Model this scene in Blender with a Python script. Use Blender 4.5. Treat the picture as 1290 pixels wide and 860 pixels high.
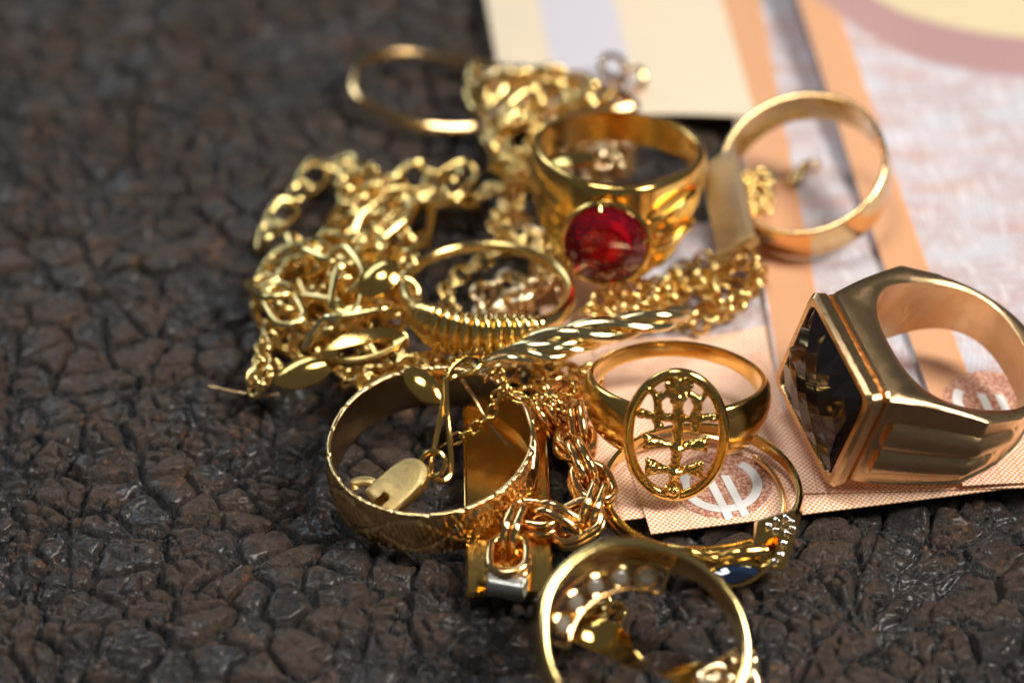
import bpy, bmesh, math, random
import numpy as np
from mathutils import Vector, Matrix

# ------------------------------------------------------------------ camera, light, exposure (1 unit = 1 cm)
for o in list(bpy.data.objects): bpy.data.objects.remove(o)
S = bpy.context.scene
S.unit_settings.system = 'METRIC'; S.unit_settings.scale_length = 0.01
COL = S.collection
EL, DIST, LENS = math.radians(40), 33.0, 100.0
FPX = 1290 * LENS / 36.0
CAM = np.array([0, -DIST * math.cos(EL), DIST * math.sin(EL)])
FWD = np.array([0, math.cos(EL), -math.sin(EL)]); UP = np.array([0, math.sin(EL), math.cos(EL)]); RT = np.array([1., 0, 0])
cam = bpy.data.objects.new('camera', bpy.data.cameras.new('camera')); COL.objects.link(cam)
cam.location = CAM; cam.rotation_euler = (math.radians(50), 0, 0)
cam.data.lens = LENS; cam.data.sensor_width = 36; cam.data.clip_start = 0.5; cam.data.clip_end = 500
cam.data.dof.use_dof = True; cam.data.dof.focus_distance = 30.7; cam.data.dof.aperture_fstop = 0.115
cam.data.dof.aperture_blades = 0
S.camera = cam
W = bpy.data.worlds.new('World'); S.world = W; W.use_nodes = True
W.node_tree.nodes['Background'].inputs[0].default_value = (0.96, 0.95, 0.94, 1)
W.node_tree.nodes['Background'].inputs[1].default_value = 0.085

def area(name, loc, target, sx, sy, power, color):
    l = bpy.data.lights.new(name, 'AREA'); l.shape = 'RECTANGLE'; l.size = sx; l.size_y = sy
    l.energy = power; l.color = color
    o = bpy.data.objects.new(name, l); COL.objects.link(o); o.location = loc
    o.rotation_euler = (Vector(target) - Vector(loc)).to_track_quat('-Z', 'Y').to_euler()
    return o
area('window_light', (38, -8, 44), (2, 0, 0), 17, 17, 40000, (1.0, 0.95, 0.88))
area('overhead_light', (-5, 1, 47), (0, 0, 0), 10, 12, 9000, (1.0, 0.98, 0.95))
area('back_light', (-30, 44, 30), (-2, 0, 0), 44, 13, 9500, (0.72, 0.86, 1.0))
S.view_settings.view_transform = 'Standard'; S.view_settings.look = 'None'
S.view_settings.exposure = 0.0; S.view_settings.gamma = 1.0; S.view_settings.use_curve_mapping = False
S.render.engine = 'CYCLES'
S.cycles.use_denoising = True
S.cycles.max_bounces = 10; S.cycles.glossy_bounces = 8; S.cycles.transmission_bounces = 8
S.cycles.sample_clamp_indirect = 6.0; S.cycles.caustics_refractive = False
random.seed(7); RNG = np.random.default_rng(11)

# ------------------------------------------------------------------ helpers
def P(px, py, z=0.0):
    """The point at height z seen at a place of the photograph."""
    d = FWD + RT * ((px - 645) / FPX) + UP * ((430 - py) / FPX)
    return CAM + d * ((z - CAM[2]) / d[2])
def proj(p):
    p = np.atleast_2d(p) - CAM; w = p @ FWD
    return np.stack([645 + FPX * (p @ RT) / w, 430 - FPX * (p @ UP) / w], 1)
def V(*a): return np.array(a, float)
def nrm(v): v = np.asarray(v, float); return v / (np.linalg.norm(v) + 1e-12)
def frame(axis, ref):
    z = nrm(axis); x = nrm(np.asarray(ref, float) - z * np.dot(ref, z)); return np.stack([x, np.cross(z, x), z], 1)

def new_mesh(name, v, f, smooth=True, angle=35):
    me = bpy.data.meshes.new(name)
    me.from_pydata(np.asarray(v).tolist() if not isinstance(v, list) else v, [], f if isinstance(f, list) else f.tolist())
    me.validate()
    if smooth:
        me.shade_smooth()
        if angle: me.set_sharp_from_angle(angle=math.radians(angle))
    return me
def obj(name, me, mat, parent=None, M=None, label=None):
    o = bpy.data.objects.new(name, me); COL.objects.link(o)
    if mat is not None and len(me.materials) == 0: me.materials.append(mat)
    if parent is not None: o.parent = parent
    if M is not None: o.matrix_local = M
    if label: o['label'] = label
    return o
def thing(name, label, cat, loc, R=None, group=None):
    o = bpy.data.objects.new(name, None); COL.objects.link(o); o.empty_display_size = 0.2
    m = np.eye(4); m[:3, 3] = loc
    if R is not None: m[:3, :3] = R
    o.matrix_world = Matrix(m.tolist()); o['label'] = label; o['category'] = cat
    if group: o['group'] = group
    return o
def tag(o, label, cat, group=None):
    o['label'] = label; o['category'] = cat
    if group: o['group'] = group
    return o
def M4(R, loc):
    m = np.eye(4); m[:3, :3] = R; m[:3, 3] = loc; return Matrix(m.tolist())

def torus_grid(A):
    """Closed-by-closed surface from an (n, m, 3) array."""
    n, m, _ = A.shape; i = np.arange(n)[:, None]; j = np.arange(m)[None, :]
    f = np.stack([i * m + j, ((i + 1) % n) * m + j, ((i + 1) % n) * m + (j + 1) % m, i * m + (j + 1) % m], -1).reshape(-1, 4)
    return A.reshape(-1, 3), f[:, ::-1]
def sweep(path, r, m=10, closed=False, flat=1.0, roll=None):
    """A tube along a path: r is a radius or one per point; flat squashes it across; roll turns the section."""
    p = np.asarray(path, float); n = len(p); r = np.broadcast_to(np.asarray(r, float), (n,))
    t = np.roll(p, -1, 0) - np.roll(p, 1, 0) if closed else np.gradient(p, axis=0)
    t /= np.linalg.norm(t, axis=1)[:, None] + 1e-12
    nv = np.zeros((n, 3)); a = V(0, 0, 1) if abs(t[0][2]) < .9 else V(1, 0, 0); nv[0] = nrm(a - t[0] * (a @ t[0]))
    for k in range(1, n): nv[k] = nrm(nv[k - 1] - t[k] * (nv[k - 1] @ t[k]))
    if closed:
        e = nrm(nv[-1] - t[0] * (nv[-1] @ t[0])); tw = math.atan2(np.cross(e, nv[0]) @ t[0], e @ nv[0])
    else: tw = 0
    b = np.cross(t, nv); ph = np.arange(m) / m * 2 * np.pi
    ro = np.zeros(n) if roll is None else np.asarray(roll, float); ro = ro + tw * np.arange(n) / n
    c, s = np.cos(ro)[:, None], np.sin(ro)[:, None]; n2 = nv * c + b * s; b2 = -nv * s + b * c
    A = p[:, None] + r[:, None, None] * (np.cos(ph)[None, :, None] * n2[:, None] * flat + np.sin(ph)[None, :, None] * b2[:, None])
    v, f = torus_grid(A)
    if not closed:
        f = f.tolist(); f = [q for k, q in enumerate(f) if k // m < n - 1]
        f.append(list(range(m))); f.append(list(range((n - 1) * m, n * m))[::-1]); return v.tolist(), f
    return v.tolist(), f.tolist()
def join(*parts):
    V_, F_ = [], []
    for v, f in parts:
        o = len(V_); V_ += [list(map(float, q)) for q in v]; F_ += [[i + o for i in q] for q in f]
    return V_, F_
def spline(pts, n=12, closed=False):
    p = np.asarray(pts, float); k = len(p); out = []
    for i in range(k if closed else k - 1):
        a, b, c, d = (p[(i - 1) % k], p[i], p[(i + 1) % k], p[(i + 2) % k]) if closed else (p[max(i - 1, 0)], p[i], p[i + 1], p[min(i + 2, k - 1)])
        for t in np.arange(n) / n:
            out.append(.5 * (2 * b + (c - a) * t + (2 * a - 5 * b + 4 * c - d) * t * t + (3 * b - a - 3 * c + d) * t ** 3))
    if not closed: out.append(p[-1])
    return np.array(out)
def sgnpow(a, p): return np.sign(a) * np.abs(a) ** p
def section(m):
    """Points round a ring's cross-section: a = 0 inside to 1 outside, z = -1..1, corners rounded."""
    ne = 3; no = int((m - 2 * ne) * .62); ni = m - 2 * ne - no; e = .95
    q = np.linspace(0, np.pi, ne + 2)[1:-1]
    a = np.concatenate([np.ones(no), .5 + .5 * np.cos(q), np.zeros(ni), .5 - .5 * np.cos(q)])
    z = np.concatenate([np.linspace(-e, e, no), e + (1 - e) * np.sin(q), np.linspace(e, -e, ni), -e - (1 - e) * np.sin(q)]); return a, z
def band(n, m, R, wid, thk, dome=0.0, zoff=None, rad=None, p=0.35, wave=None):
    """A finger ring: R inner radius; wid, thk arrays over angle; dome bulges the outside."""
    th = np.arange(n) / n * 2 * np.pi; s = np.arange(m) / m * 2 * np.pi
    wid = np.broadcast_to(wid, (n,)); thk = np.broadcast_to(thk, (n,)); zo = np.zeros(n) if zoff is None else zoff
    a, z = section(m)
    rr = R + thk[:, None] * a[None] + dome * (1 - z[None] ** 2) * a[None] * np.ones((n, 1))
    if rad is not None: rr = rr + rad[:, None]
    Z = wid[:, None] * .5 * z[None] + zo[:, None]
    rr = rr + .007 * (vnoise(4 + 2.2 * np.cos(th)[:, None] + z[None] * .6, 4 + 2.2 * np.sin(th)[:, None] + z[None] * .4, 3) - .5) + .003 * (vnoise(40 + 12 * np.cos(th)[:, None] + z[None] * 2, 40 + 12 * np.sin(th)[:, None], 5) - .5)
    if wave is not None: rr = rr + wave(th[:, None], z[None] * np.ones((n, 1))) * (a[None] > .98)
    A = np.stack([rr * np.cos(th)[:, None], rr * np.sin(th)[:, None], Z], -1)
    return torus_grid(A)
def angd(a, b): return np.abs((a - b + np.pi) % (2 * np.pi) - np.pi)
def smooth(e0, e1, x): t = np.clip((x - e0) / (e1 - e0), 0, 1); return t * t * (3 - 2 * t)
def box(sx, sy, sz, bev=.02, seg=2):
    bm = bmesh.new(); bmesh.ops.create_cube(bm, size=1); bmesh.ops.scale(bm, vec=(sx, sy, sz), verts=bm.verts)
    if bev: bmesh.ops.bevel(bm, geom=bm.edges[:], offset=bev, segments=seg, affect='EDGES')
    v = [list(x.co) for x in bm.verts]; f = [[w.index for w in q.verts] for q in bm.faces]; bm.free(); return v, f
def ball(r, c=(0, 0, 0), sub=2, sc=(1, 1, 1)):
    bm = bmesh.new(); bmesh.ops.create_icosphere(bm, subdivisions=sub, radius=r)
    v = [[x.co[k] * sc[k] + c[k] for k in range(3)] for x in bm.verts]; f = [[w.index for w in q.verts] for q in bm.faces]; bm.free(); return v, f
def gem(r, n=8, crown=.35, table=.58, pav=.75, girdle=.06):
    """A round brilliant: table, star and kite facets, girdle, pavilion."""
    def ringp(k, rad, z, off=0): return [[rad * math.cos((i + off) / k * 2 * math.pi), rad * math.sin((i + off) / k * 2 * math.pi), z] for i in range(k)]
    v = ringp(n, r * table, r * crown) + ringp(n, r * .80, r * crown * .62, .5) + ringp(2 * n, r, r * girdle) + ringp(2 * n, r, -r * girdle) + [[0, 0, -r * pav]] + ringp(n, r * .45, -r * pav * .55)
    T, K, G, H, C, B = 0, n, 2 * n, 4 * n, 6 * n, 6 * n + 1
    f = [list(range(n))]
    for i in range(n):
        j = (i + 1) % n; g = G + 2 * i; g1 = G + 2 * i + 1; g2 = G + (2 * i + 2) % (2 * n)
        f += [[T + j, T + i, K + i], [T + i, g, K + i], [K + i, g, g1], [K + i, g1, g2], [K + i, g2, T + j]]
        f += [[g, g + 2 * n, g1 + 2 * n, g1], [g1, g1 + 2 * n, g2 + 2 * n, g2]]
        f += [[H + 2 * i, B + i, H + 2 * i + 1], [H + 2 * i + 1, B + i, B + j], [H + 2 * i + 1, B + j, H + (2 * i + 2) % (2 * n)], [B + i, C, B + j]]
    return v, f
def xf(vf, R=np.eye(3), t=(0, 0, 0), s=1.0):
    return [list(np.asarray(R) @ (np.asarray(q) * s) + np.asarray(t)) for q in vf[0]], vf[1]

# noise for shapes
def _h(i, j, s): 
    n = (i * 374761393 + j * 668265263 + s * 1442695041) & 0xffffffff
    n = ((n ^ (n >> 13)) * 1274126177) & 0xffffffff; return ((n ^ (n >> 16)) & 0xffff) / 65535.0
def vnoise(x, y, s=0):
    i = np.floor(x).astype(np.int64); j = np.floor(y).astype(np.int64); u = x - i; w = y - j
    u = u * u * u * (u * (u * 6 - 15) + 10); w = w * w * w * (w * (w * 6 - 15) + 10)
    return (_h(i, j, s) * (1 - u) + _h(i + 1, j, s) * u) * (1 - w) + (_h(i, j + 1, s) * (1 - u) + _h(i + 1, j + 1, s) * u) * w
def fbm(x, y, o=4, s=0):
    a, t = .5, 0
    for k in range(o): t = t + a * (vnoise(x, y, s + k) - .5); x = x * 2.03 + 7.1; y = y * 2.03 + 3.7; a *= .5
    return t
def worley(x, y, s=0):
    i = np.floor(x).astype(np.int64); j = np.floor(y).astype(np.int64); f1 = np.full(x.shape, 9.); f2 = f1.copy(); idv = np.zeros(x.shape)
    for di in (-1, 0, 1):
        for dj in (-1, 0, 1):
            cx = i + di; cy = j + dj; d = np.hypot(cx + _h(cx, cy, s) - x, cy + _h(cx, cy, s + 9) - y); r = _h(cx, cy, s + 17)
            near = d < f1; f2 = np.where(near, f1, np.minimum(f2, d)); idv = np.where(near, r, idv); f1 = np.where(near, d, f1)
    return f1, f2, idv

# ------------------------------------------------------------------ materials
class NT:
    def __init__(s, name):
        s.mat = bpy.data.materials.new(name); s.mat.use_nodes = True; s.t = s.mat.node_tree; s.b = s.t.nodes['Principled BSDF']
        s.tc = s.t.nodes.new('ShaderNodeTexCoord')
    def n(s, typ, **kw):
        x = s.t.nodes.new(typ)
        for k, v in kw.items():
            if k.startswith('i_'):
                key = k[2:]; key = int(key) if key.isdigit() else key.replace('_', ' ')
                if isinstance(v, bpy.types.NodeSocket): s.t.links.new(v, x.inputs[key])
                else: x.inputs[key].default_value = v
            else: setattr(x, k, v)
        return x
    def math(s, op, a, b=0.0, c=0.0):
        x = s.t.nodes.new('ShaderNodeMath'); x.operation = op
        for k, v in enumerate((a, b, c)):
            if isinstance(v, bpy.types.NodeSocket): s.t.links.new(v, x.inputs[k])
            else: x.inputs[k].default_value = v
        return x.outputs[0]
    def mix(s, fac, a, b, mode='MIX'):
        x = s.t.nodes.new('ShaderNodeMix'); x.data_type = 'RGBA'; x.blend_type = mode; x.clamp_factor = True
        for k, v in ((0, fac), (6, a), (7, b)):
            if isinstance(v, bpy.types.NodeSocket): s.t.links.new(v, x.inputs[k])
            else: x.inputs[k].default_value = v if k == 0 else (*v, 1)
        return x.outputs[2]
    def ss(s, e0, e1, x):
        m = s.t.nodes.new('ShaderNodeMapRange'); m.interpolation_type = 'SMOOTHSTEP'
        s.t.links.new(x, m.inputs[0]); m.inputs[1].default_value = e0; m.inputs[2].default_value = e1; return m.outputs[0]
    def bump(s, h, strength, dist=.02):
        b = s.n('ShaderNodeBump', i_Strength=strength, i_Distance=dist, i_Height=h); s.t.links.new(b.outputs[0], s.b.inputs['Normal']); return b
    def set(s, k, v):
        if isinstance(v, bpy.types.NodeSocket): s.t.links.new(v, s.b.inputs[k])
        else: s.b.inputs[k].default_value = v

def gold(name, col, rough=.14, grain=0.10, brushed=0.35, dirt=0.3):
    m = NT(name); n1 = m.n('ShaderNodeTexNoise', i_Vector=m.tc.outputs['Object'], i_Scale=5.0, i_Detail=4.0)
    n2 = m.n('ShaderNodeTexNoise', i_Vector=m.tc.outputs['Object'], i_Scale=60.0, i_Detail=2.0)
    dark = tuple(c * k for c, k in zip(col, (.72, .62, .45)))
    m.set('Base Color', m.mix(m.math('MULTIPLY', m.ss(.45, .75, n1.outputs[0]), dirt), col, dark))
    m.set('Metallic', 1.0)
    m.set('Roughness', m.math('MULTIPLY_ADD', n1.outputs[0], rough * .9, rough * .55))
    h = m.math('ADD', m.math('MULTIPLY', n2.outputs[0], .35), n1.outputs[0])
    if brushed:
        mp = m.n('ShaderNodeMapping', i_Vector=m.tc.outputs['Object'], i_Scale=(16, 260, 40), i_Rotation=(.3, .2, .5))
        sc = m.n('ShaderNodeTexNoise', i_Vector=mp.outputs[0], i_Scale=1.0, i_Detail=3.0)
        h = m.math('ADD', h, m.math('MULTIPLY', sc.outputs[0], brushed))
    m.bump(h, grain, .03); return m.mat
YEL = gold('yellow_gold', (.87, .57, .17), .12)
PALE = gold('pale_gold', (.85, .63, .25), .12)
ROSE = gold('rose_gold', (.82, .54, .25), .13); BEIGE = gold('beige_gold', (.85, .66, .40), .13)
BRUSH = gold('brushed_gold', (.74, .50, .27), .19, .18, 2.4)
DEEP = gold('deep_gold', (.86, .57, .17), .09)
BRIGHT = gold('bright_gold', (.90, .74, .40), .11)
MATTE = gold('matte_gold', (.66, .50, .22), .34, .4, 1.2)
DULL = gold('dull_gold', (.56, .45, .30), .36, .3, 2.4)
SILVER = gold('silver_metal', (.62, .61, .56), .22, .3, 1.0)
ENGR = gold('engraved_gold', (.83, .58, .28), .15, .2, .6, .6)

def glass(name, col, ior, rough=.0):
    m = NT(name); m.set('Base Color', (*col, 1)); m.set('Transmission Weight', 1.0); m.set('IOR', ior); m.set('Roughness', rough); return m.mat
RUBY = NT('ruby'); RUBY.set('Base Color', (.52, .0005, .042, 1)); RUBY.set('Roughness', .0); RUBY.set('IOR', 1.7); RUBY.set('Transmission Weight', .90); RUBY = RUBY.mat
DIAMOND = glass('diamond', (.96, .97, 1.0), 2.2)
SAPPHIRE = NT('sapphire'); SAPPHIRE.set('Base Color', (.008, .018, .045, 1)); SAPPHIRE.set('Roughness', .04); SAPPHIRE.set('IOR', 1.77); SAPPHIRE = SAPPHIRE.mat
SMOKY = NT('smoky_quartz'); SMOKY.set('Base Color', (.03, .02, .02, 1)); SMOKY.set('Roughness', .03); SMOKY.set('IOR', 1.6); SMOKY.set('Transmission Weight', .45); SMOKY = SMOKY.mat
CLOUDY = NT('cloudy_stone'); CLOUDY.set('Base Color', (.34, .30, .24, 1)); CLOUDY.set('Roughness', .12); CLOUDY.set('Transmission Weight', .4); CLOUDY = CLOUDY.mat

# ------------------------------------------------------------------ the table: a dark, cracked, lumpy slab
def table():
    def axis(a, b, n, far):
        core = np.linspace(a, b, n); st = core[1] - core[0]; out = [b]; k = st
        while out[-1] < far: k *= 1.12; out.append(out[-1] + k)
        lo = [a]; k = st
        while lo[-1] > -far: k *= 1.12; lo.append(lo[-1] - k)
        return np.concatenate([np.array(lo[1:])[::-1], core, np.array(out[1:])])
    xs = axis(-7.6, 7.6, 860, 60); ys = axis(-5.8, 7.8, 760, 60)
    X, Y = np.meshgrid(xs, ys)
    wx = X + .30 * fbm(X * 1.3, Y * 1.3, 3, 3) + .05 * fbm(X * 6, Y * 6, 2, 4); wy = Y + .30 * fbm(X * 1.3 + 40, Y * 1.3, 3, 5) + .05 * fbm(X * 6, Y * 6 + 50, 2, 6)
    big = fbm(X * .45, Y * .45, 3, 20)
    a1, b1, id1 = worley(wx * 1.9 + 3, wy * 2.25, 1); a2, b2, id2 = worley(wx * 3.9 + 9, wy * 4.6, 31)
    dome = lambda e, w, q: 1 - (1 - np.clip(e / w, 0, 1)) ** q
    k2 = smooth(-.10, .10, fbm(X * 1.2 + 21, Y * 1.2, 3, 73)); flat_ = smooth(.04, .20, fbm(X * .9 + 60, Y * .9, 3, 79))
    e1 = dome(b1 - a1, .42, 3.2); e2 = dome(b2 - a2, .45, 2.6)
    top = np.clip(e1 * (.62 + .38 * id1) * (1 - .60 * k2 * (1 - e2)) - .14 * k2 * id2, 0, 1) * (1 - .5 * flat_)
    fine = fbm(X * 7, Y * 7, 4, 50); grit = fbm(X * 24, Y * 24, 3, 60)
    H = .22 * top + .30 * big + .042 * fine + .018 * grit
    H = H - np.percentile(H, 98.5)
    H = np.clip(H, -.5, .02)
    n, m = X.shape; v = np.stack([X, Y, H], -1).reshape(-1, 3)
    i = np.arange(n - 1)[:, None]; j = np.arange(m - 1)[None]; q = (i * m + j)
    f = np.stack([q, q + 1, q + m + 1, q + m], -1).reshape(-1, 4)
    me = bpy.data.meshes.new('table'); me.vertices.add(len(v)); me.vertices.foreach_set('co', v.ravel())
    me.loops.add(f.size); me.loops.foreach_set('vertex_index', f.ravel().astype(np.int32))
    me.polygons.add(len(f)); me.polygons.foreach_set('loop_start', np.arange(0, f.size, 4, dtype=np.int32))
    me.update(calc_edges=True); me.shade_smooth()
    at = me.attributes.new('relief', 'FLOAT', 'POINT'); at.data.foreach_set('value', (np.clip(top + 1.0 * fine, 0, 1)).ravel())
    M = NT('cracked_slab')
    rel = M.n('ShaderNodeAttribute', attribute_name='relief').outputs['Fac']; oc = M.tc.outputs['Object']
    na = M.n('ShaderNodeTexNoise', i_Vector=oc, i_Scale=1.3, i_Detail=5.0).outputs[0]
    nb = M.n('ShaderNodeTexNoise', i_Vector=oc, i_Scale=14.0, i_Detail=6.0, i_Roughness=.7).outputs[0]
    nc = M.n('ShaderNodeTexNoise', i_Vector=oc, i_Scale=48.0, i_Detail=4.0, i_Roughness=.7).outputs[0]
    nd = M.n('ShaderNodeTexNoise', i_Vector=oc, i_Scale=2.4, i_Detail=3.0).outputs[0]
    c = M.mix(M.ss(.12, .50, rel), (.006, .006, .007), (.080, .050, .034))
    c = M.mix(M.ss(.46, .60, na), c, (.026, .0225, .022))
    c = M.mix(M.math('MULTIPLY', M.ss(.50, .62, nb), .45), c, (.120, .084, .062))
    c = M.mix(M.math('MULTIPLY', M.ss(.47, .38, nb), .8), c, (.008, .0075, .008))
    c = M.mix(M.math('MULTIPLY', M.ss(.57, .66, nc), .55), c, (.20, .18, .16))
    c = M.mix(M.math('MULTIPLY', M.math('MULTIPLY', M.ss(.60, .68, nd), M.ss(.52, .58, nb)), .7), c, (.28, .11, .045))
    glint_dust = M.math('MULTIPLY', M.math('MULTIPLY', M.ss(.02, .14, rel), M.ss(.50, .30, rel)), M.ss(.49, .58, nb)); c = M.mix(M.math('MULTIPLY', glint_dust, .35), c, (.10, .11, .125))  # grey-blue dust tint that also paints cool glints into the crevices
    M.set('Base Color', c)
    M.set('Roughness', M.math('ADD', M.math('MULTIPLY_ADD', M.ss(.1, .6, rel), .08, .13), M.math('MULTIPLY', nb, .28)))
    M.set('Specular IOR Level', .45); M.set('Coat Weight', M.math('MULTIPLY_ADD', M.ss(.44, .58, na), .26, .10)); M.set('Coat Roughness', .27)
    hb = M.math('ADD', M.math('MULTIPLY', nb, .7), M.math('MULTIPLY', nc, .35)); M.bump(hb, 1.0, .11)
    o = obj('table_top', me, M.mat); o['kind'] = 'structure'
table()

# ------------------------------------------------------------------ height map: what already lies there
HX, HY, HS = -8.0, -7.0, .025
HM = np.zeros((640, 660))
def hm_add(v):
    v = np.asarray(v); i = ((v[:, 0] - HX) / HS).astype(int); j = ((v[:, 1] - HY) / HS).astype(int)
    k = (i >= 0) & (i < HM.shape[0]) & (j >= 0) & (j < HM.shape[1]); np.maximum.at(HM, (i[k], j[k]), v[k, 2])
def hm_q(x, y, r):
    i = int((x - HX) / HS); j = int((y - HY) / HS); k = max(1, int(r / HS))
    s = HM[max(i - k, 0):i + k + 1, max(j - k, 0):j + k + 1]; return float(s.max()) if s.size else 0.0
def hm_obj(root):
    bpy.context.view_layer.update()
    for o in [root] + list(root.children_recursive):
        if o.type == 'MESH':
            v = np.empty(len(o.data.vertices) * 3); o.data.vertices.foreach_get('co', v); M = np.array(o.matrix_world)
            hm_add(v.reshape(-1, 3) @ M[:3, :3].T + M[:3, 3])

# ------------------------------------------------------------------ banknotes
def note_material(name, stripe0, stripe1, stripe_from, base, ringc=None, seed=0.0, cream=False, pattern=(.80, .46, .24)):
    """Flat print in centimetres from the note's corner: an orange stripe, a dotted ground, fine lilac lines."""
    M = NT(name); uv = M.n('ShaderNodeUVMap', uv_map='print').outputs[0]
    sep = M.n('ShaderNodeSeparateXYZ', i_0=uv); x, y = sep.outputs[0], sep.outputs[1]
    def dots(freq):
        a = M.math('SINE', M.math('MULTIPLY', M.math('ADD', x, y), freq)); b = M.math('SINE', M.math('MULTIPLY', M.math('SUBTRACT', x, y), freq)); return M.math('MULTIPLY', a, b)
    lac = dots(50.0); ringd = M.math('ABSOLUTE', M.math('SUBTRACT', M.math('ABSOLUTE', lac), .45))
    nz = M.n('ShaderNodeTexNoise', i_Vector=uv, i_Scale=1.2 + seed, i_Detail=4.0).outputs[0]
    nf = M.n('ShaderNodeTexNoise', i_Vector=uv, i_Scale=30.0, i_Detail=3.0).outputs[0]
    dotc = M.mix(M.ss(.20, .48, M.math('ABSOLUTE', lac)), (.93, .87, .82), (.82, .33, .07))
    dotc = M.mix(M.ss(.50, .26, M.math('ADD', M.math('MULTIPLY', nz, .5), M.math('MULTIPLY', nf, .5))), dotc, (.62, .27, .16))
    pale = M.mix(M.ss(.3, .7, nz), base, tuple(c * .93 for c in base))
    lines = M.math('SINE', M.math('MULTIPLY', M.math('ADD', x, M.math('MULTIPLY', M.math('SINE', M.math('MULTIPLY', y, 1.7)), .2)), 95.0))
    cross = M.math('SINE', M.math('MULTIPLY', y, 60.0))
    lil = M.mix(M.math('MULTIPLY', M.ss(.2, 1.0, lines), .45), pale, (.36, .30, .36))
    lil = M.mix(M.math('MULTIPLY', M.math('MULTIPLY', M.ss(.0, 1.0, cross), M.ss(.42, .62, nz)), .55), lil, (.62, .34, .26))
    patch = M.n('ShaderNodeTexNoise', i_Vector=M.n('ShaderNodeMapping', i_Vector=uv, i_Scale=(.5, 2.6, 1)).outputs[0], i_Scale=1.0 + seed * .3, i_Detail=5.0).outputs[0]
    lil = M.mix(M.math('MULTIPLY', M.ss(.48, .66, patch), .65), lil, (.52, .32, .27))
    br = M.n('ShaderNodeTexBrick', i_Vector=uv, i_Scale=1.6, i_Mortar_Size=.05, i_Color1=(1, 1, 1, 1), i_Color2=(.45, .45, .45, 1), i_Mortar=(0, 0, 0, 1)).outputs[0]
    lil = M.mix(M.math('MULTIPLY', M.math('MULTIPLY', M.ss(.9, .2, br), M.ss(.44, .56, nz)), .45), lil, (.44, .30, .28))
    fl = M.n('ShaderNodeTexNoise', i_Vector=M.n('ShaderNodeMapping', i_Vector=uv, i_Scale=(9, 2.0, 1)).outputs[0], i_Scale=1.0, i_Detail=6.0, i_Roughness=.7).outputs[0]
    lil = M.mix(M.math('MULTIPLY', M.ss(.50, .62, fl), .40), lil, (.80, .78, .80))
    org = M.mix(M.math('MULTIPLY', M.ss(-.2, .8, dots(60.0)), .30), (.62, .32, .17), (.70, .45, .28))
    org = M.mix(M.math('MULTIPLY', M.ss(stripe1 - .10, stripe1 - .01, x), .6), org, (.76, .32, .10))
    inst = M.math('MULTIPLY', M.ss(stripe0 - .02, stripe0 + .02, x), M.ss(stripe1 + .03, stripe1 - .03, x))
    up = M.mix(inst, lil, org)
    low = M.ss(stripe_from + .02, stripe_from - .02, M.math('ADD', y, M.math('MULTIPLY', M.math('SINE', M.math('MULTIPLY', x, 1.1)), .3)))
    c = M.mix(low, up, dotc)
    ticks = M.math('MULTIPLY', M.ss(.975, .995, M.math('COSINE', M.math('MULTIPLY', x, 28.0))), M.ss(.52, .48, y))
    c = M.mix(M.math('MULTIPLY', ticks, .55), c, (.45, .22, .10))
    if ringc:
        d = M.n('ShaderNodeVectorMath', operation='DISTANCE', i_0=uv, i_1=(*ringc[0], 0)).outputs['Value']
        c = M.mix(M.ss(ringc[2] + .08, ringc[2] - .08, d), c, (.42, .25, .24)); c = M.mix(M.ss(ringc[1] + .05, ringc[1] - .05, d), c, (.66, .55, .34))
    if cream:
        wm = M.math('MULTIPLY', M.ss(.62, .75, x), M.ss(1.75, 1.62, x))
        c = M.mix(wm, M.mix(M.ss(.3, .7, nz), (.72, .59, .43), (.68, .58, .44)), (.56, .53, .58))
    M.set('Base Color', c); M.set('Roughness', .62); M.set('Specular IOR Level', .3)
    fib = M.n('ShaderNodeTexNoise', i_Vector=uv, i_Scale=45.0, i_Detail=5.0).outputs[0]; M.bump(fib, .25, .01)
    return M.mat
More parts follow.
